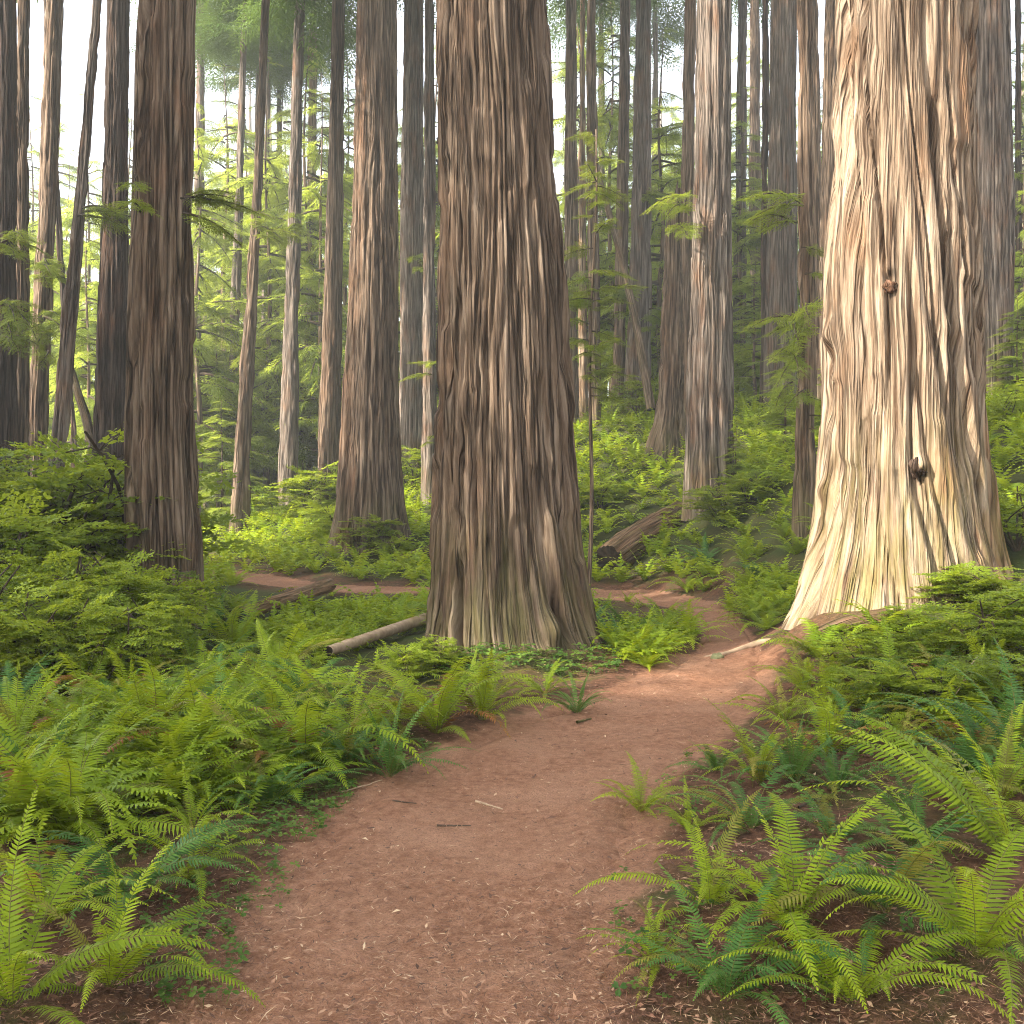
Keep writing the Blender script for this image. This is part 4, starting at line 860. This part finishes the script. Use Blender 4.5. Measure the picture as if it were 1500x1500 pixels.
limb('slender bare trunk',1172,316,18.6,1.6,-2.6,11,-.05,BRf,None,4); limb('slender bare trunk',1176,375,18.6,1.2,-.3,12,-.25,BRf,None,2); limb('slender bare trunk',1170,470,18.6,1.6,-2.7,13,-.2,BRf,None,6); limb('slender bare trunk',1172,540,18.6,1.3,-2.4,14,-.3,BRf,None,4); limb('slender bare trunk',1180,600,18.6,1.0,-.6,16,-.2,BRf,None,3)
limb('broad grey trunk',1470,590,23,1.3,-2.2,15,-.3,BRf,None,5); limb('left of the pair',905,430,43,2.2,-1.5,17,-.1,BRf,None,5); limb('right of the pair',945,300,43,2.4,-1.2,18,-.1,BRf,None,5); limb('right of the pair',950,470,43,2.0,-1.2,19,-.1,BRf,None,5)
limb('lit left strip' if False else 'pale sunlit left strip',430,330,41,2.4,-1.0,20,-.1,BRf,None,4); limb('leaning right with dark scar',376,330,35,2.2,-1.2,21,-.1,BRf,None,5); limb('smooth trunk just right',838,420,41,2.2,-1.2,22,-.1,BRf,None,5)
limb('stout grooved',1000,300,24.5,1.8,-2.0,23,-.1,BRf,None,4)
print('shrubs done')

# ------------------------------------------------------------------ clover and litter
def clover_geo(seed,n,cx,cy,spread,inside=None):
    pass
r=np.random.default_rng(99)
CL=[]
for (px0,px1,py0,py1,n) in [(700,905,962,990,420),(640,720,975,1010,160),(280,520,1150,1235,520),(480,640,1090,1150,260),(960,1340,1110,1235,330),(1240,1480,1060,1200,220),(150,330,1200,1260,160),(200,500,1240,1480,500),(900,1400,1250,1480,350),(760,800,1040,1060,14)]:
    a=r.uniform(px0,px1,n); b=r.uniform(py0,py1,n); d=np.minimum(D0(b),30); xx=(a-750)/F*d; k=(path_sd(xx,d)>.05)&(vnoise(xx*3+40,d*3+40,0,4)>.35); CL.append(np.stack([xx[k],d[k]],1))
CL=np.concatenate(CL); cz=ground(CL[:,0],CL[:,1])
nbig=60; CL0=CL
for tx,ty,tr in TR: kk=np.hypot(CL[:,0]-tx,CL[:,1]-ty)>tr+.02; CL=CL[kk]; cz=cz[kk]
lf=[]; 
for k in range(3):
    a=k*2*PI/3; c,s=math.cos(a),math.sin(a); q=np.array([[0,0,0],[.40,.55,.10],[.22,1.0,.0],[0,.82,-.08],[-.22,1.0,0],[-.40,.55,.10]]); lf.append(q@np.array([[c,s,0],[-s,c,0],[0,0,1]]))
V=np.concatenate(lf)+[0,0,1.6]; q=np.array([[0,1,2,3],[0,3,4,5]]); Fq=np.concatenate([q+6*i for i in range(3)]); st=np.array([[-.03,0,0],[.03,0,0],[.03,0,1.6],[-.03,0,1.6]]); V=np.r_[V,st]; Fq=np.r_[Fq,[[18,19,20,21]]]
n=len(CL); sc=r.uniform(.016,.034,n)*np.where((CL[:,1]>10.2)&(CL[:,1]<12.6),1.9,1); a=r.uniform(0,6.28,n); M=frames(np.stack([CL[:,0],CL[:,1],cz],1),np.stack([np.cos(a),np.sin(a),r.normal(0,.2,n)],1),(0,0,1),sc,r.normal(0,.25,n)); VV,FF=batch(V,[Fq],M)
tag(obj('clover_ground_cover',Geo().add(VV,FF,np.repeat(r.random(n),len(V))).mesh('clover_ground_cover',[L_CLOV])),'low clover leaves covering soil beside the near trail and giant trunk','clover',None,'stuff')
# needles, twigs and leaf bits
n=60000; yy=1/np.sqrt(r.uniform(1/16.**2,1/3.0**2,n)); yy=np.where(r.random(n)<.5,r.uniform(3,12,n),yy); xx=(r.uniform(-50,1550,n)-750)/F*yy; sdv=path_sd(xx,yy)
k=r.random(n)<(.25+1.3*vnoise(xx*1.4+30,yy*1.4+30,0,6))*np.where(sdv<0,.62,np.where(sdv<2.2,1,.5)); xx,yy,sdv=xx[k],yy[k],sdv[k]; n=len(xx); zz=np.where(sdv<-.06,gbase(xx,yy)+.022+.012,ground(xx,yy)+.014)
L=r.uniform(.006,.024,n)*np.where(r.random(n)<.05,2.2,1); w=np.where(r.random(n)<.10,.006,.0016)*r.uniform(.7,1.3,n); a=r.uniform(0,PI,n); dx=np.stack([np.cos(a),np.sin(a),r.normal(0,.18,n)],1)*L[:,None]; sx=np.stack([-np.sin(a),np.cos(a),r.normal(0,.3,n)],1)*w[:,None]; c=np.stack([xx,yy,zz],1); bend=sx/w[:,None]*(L*r.normal(0,.18,n))[:,None]
V=np.stack([c-dx,c+bend-sx,c+bend+sx,c+dx],1).reshape(-1,3); i=np.arange(n)[:,None]*4
tag(obj('leaf_litter',Geo().add(V,i+np.array([[0,1,3,2]]),np.repeat(r.random(n)**1.5,4)).mesh('leaf_litter',[M_LIT])),'fallen needles and twiglets strewn over trail and bare soil','litter',None,'stuff')

# ------------------------------------------------------------------ unseen forest added round the clearing as shade, with gaps cut for the sun
SUN_AZ=math.radians(62); SUN_EL=math.radians(36)             # measured from straight behind the camera towards the left
SD=np.array([-math.sin(SUN_AZ)*math.cos(SUN_EL),-math.cos(SUN_AZ)*math.cos(SUN_EL),math.sin(SUN_EL)])
GAPS=[(P(1300,350,11.3),1.6),(P(1290,560,11.2),1.5),(P(1260,760,11.2),1.3),(P(1200,870,11.1),.7),(P(930,670,33),1.0),(P(600,450,39),1.3),(P(345,770,40),2.0),(P(660,500,10.8),.35),(P(560,760,44),2.0),(P(1500,330,24),1.0),(P(940,330,43),1.2)]
def keep(c):  # cuts crowns away so sun reaches the gaps and the background
    k=np.ones(len(c),bool); yl=c[:,1]-SD[1]*(c[:,2]-3)/SD[2]; k&=~((yl>30)&(_tab[:len(c)] <.85) if len(c)<=65536 else (yl>30))
    for p,rad in GAPS:
        v=c-np.array(p); t=v@SD; dist=np.linalg.norm(v-t[:,None]*SD,axis=1); k&=~((t>0)&(dist<rad))
    return k
g=Geo(); r=np.random.default_rng(31)
spots=[]
for q in range(34):
    a=r.uniform(-14,8); t=r.uniform(14,46); spots.append((a-t*.80+r.uniform(-4,4), r.uniform(2,30)-t*.38))
for q in range(9): spots.append((r.uniform(-22,22),r.uniform(-26,-4)))
for q in range(5): spots.append((r.uniform(16,34),r.uniform(2,26)))
spots+=[(a_+SD[0]*t_,b_+SD[1]*t_) for a_,b_ in ((1.2,7.5),(0,5),(1.8,9.5),(.3,6.5),(-3,7),(2.5,6)) for t_ in (25,37)]  # extra trees on the sun's rays, added to shade the near trail
for (a,b) in spots:
    if b>4 and abs(a)<(b*.53+3.5): continue
    if math.hypot(a,b)<3.5: continue
    hv=SD[:2]/np.linalg.norm(SD[:2]); skip=False
    for p_,rad_ in GAPS[:4]:
        dv_=np.array([a-p_[0],b-p_[1]]); t_=dv_@hv
        if t_>0 and abs(dv_[0]*hv[1]-dv_[1]*hv[0])<rad_+.55: skip=True
    if skip: continue
    zz=g1(a,b); H=r.uniform(26,40); rad=r.uniform(.35,.8); z_=np.array([-.3,1,H*.5,H]); V,Q=tube(np.stack([np.full(4,a),np.full(4,b),zz+z_],1),[rad*1.2,rad,rad*.7,.05],10)
    cc=V[Q].mean(1); g.add(V,Q[keep(cc)] if keep(cc).any() else Q,.5,1)
    p,d,L=crown_pts(r,r.uniform(8,13),H,4.2,70,1.1); put_branches(g,BRLf,p+[a,b,zz],d,L*1.1,r,keep)
tag(obj('surrounding_shade_forest',g.mesh('surrounding_shade_forest',[L_CAN,BARK['brown']],False)),'unseen tall forest added around and behind the viewpoint to shade the clearing','forest',None,'stuff')
# far wood that reads as one mass
g=Geo(); r=np.random.default_rng(41)
for q in range(46):
    b=r.uniform(95,150); a=r.uniform(-.60,.60)*b; zz=g1(a,b)-.5; H=r.uniform(26,44); rad=r.uniform(.35,.7); z_=np.array([0,H*.5,H]); V,Q=tube(np.stack([np.full(3,a),np.full(3,b),zz+z_],1),[rad*1.2,rad*.8,.08],8); g.add(V,Q,.5,1)
    p,d,L=crown_pts(r,r.uniform(1,5),H*.8,3.8,32,.9); put_branches(g,BRLf,p+[a,b,zz],d,L*1.2,r)
tag(obj('distant_forest',g.mesh('distant_forest',[L_HEM,BARK['grey']],False)),'pale hazy far wood closing the view','forest',None,'stuff')

# ------------------------------------------------------------------ haze, light, camera
m,n,out=nt('forest_haze'); v=N(n,'ShaderNodeVolumePrincipled'); v.inputs['Color'].default_value=(.97,.98,.90,1); v.inputs['Density'].default_value=.0022; v.inputs['Anisotropy'].default_value=.3; n.links.new(v.outputs[0],out.inputs['Volume'])
zmin=float(Z.min())-1.5; x0,x1,y0,y1,z0,z1=-760,760,-380,1290,zmin,66
V=np.array([(a,b,c) for a in (x0,x1) for b in (y0,y1) for c in (z0,z1)]); Q=np.array([[0,1,3,2],[4,6,7,5],[0,4,5,1],[2,3,7,6],[0,2,6,4],[1,5,7,3]])
tag(obj('haze',Geo().add(V,Q).mesh('haze',[m])),'pale morning haze between the trees','haze',None,'stuff')
w=bpy.data.worlds.new('World'); scene.world=w; w.use_nodes=True; wn=w.node_tree; wn.nodes.clear()
sky=wn.nodes.new('ShaderNodeTexSky'); sky.sky_type='NISHITA'; sky.sun_disc=False; sky.sun_elevation=SUN_EL; sky.sun_rotation=math.atan2(SD[0],SD[1])%(2*PI); sky.dust_density=3.0; sky.air_density=1.0
bg=wn.nodes.new('ShaderNodeBackground'); bg.inputs[1].default_value=.15; wo=wn.nodes.new('ShaderNodeOutputWorld'); hs=wn.nodes.new('ShaderNodeHueSaturation'); hs.inputs['Saturation'].default_value=.45; wn.links.new(sky.outputs[0],hs.inputs['Color']); wn.links.new(hs.outputs[0],bg.inputs[0]); wn.links.new(bg.outputs[0],wo.inputs[0])
sl=bpy.data.lights.new('sun','SUN'); sl.energy=3.1; sl.angle=math.radians(.55); sl.color=(1,.93,.80); so=bpy.data.objects.new('sun',sl); link(so)
from mathutils import Vector
so.rotation_euler=Vector((-SD).tolist()).to_track_quat('-Z','Y').to_euler()
cd=bpy.data.cameras.new('camera'); cd.lens=35; cd.sensor_width=36; cd.clip_end=3000; cd.clip_start=.05; co=bpy.data.objects.new('camera',cd); link(co); co.location=(0,0,CZ); co.rotation_euler=(PI/2,0,0); scene.camera=co
scene.view_settings.view_transform='Standard'; scene.view_settings.look='None'; scene.view_settings.exposure=2.68; scene.view_settings.gamma=1
cy_=scene.cycles; cy_.filter_width=1.05; cy_.max_bounces=8; cy_.diffuse_bounces=4; cy_.glossy_bounces=2; cy_.transmission_bounces=4; cy_.volume_bounces=0; cy_.use_denoising=True; cy_.denoiser='OPENIMAGEDENOISE'; cy_.denoising_input_passes='RGB_ALBEDO_NORMAL'; cy_.denoising_prefilter='NONE'; cy_.denoising_quality='HIGH'; cy_.sample_clamp_indirect=3; cy_.caustics_reflective=False; cy_.caustics_refractive=False
print('faces',sum(len(m.polygons) for m in bpy.data.meshes))
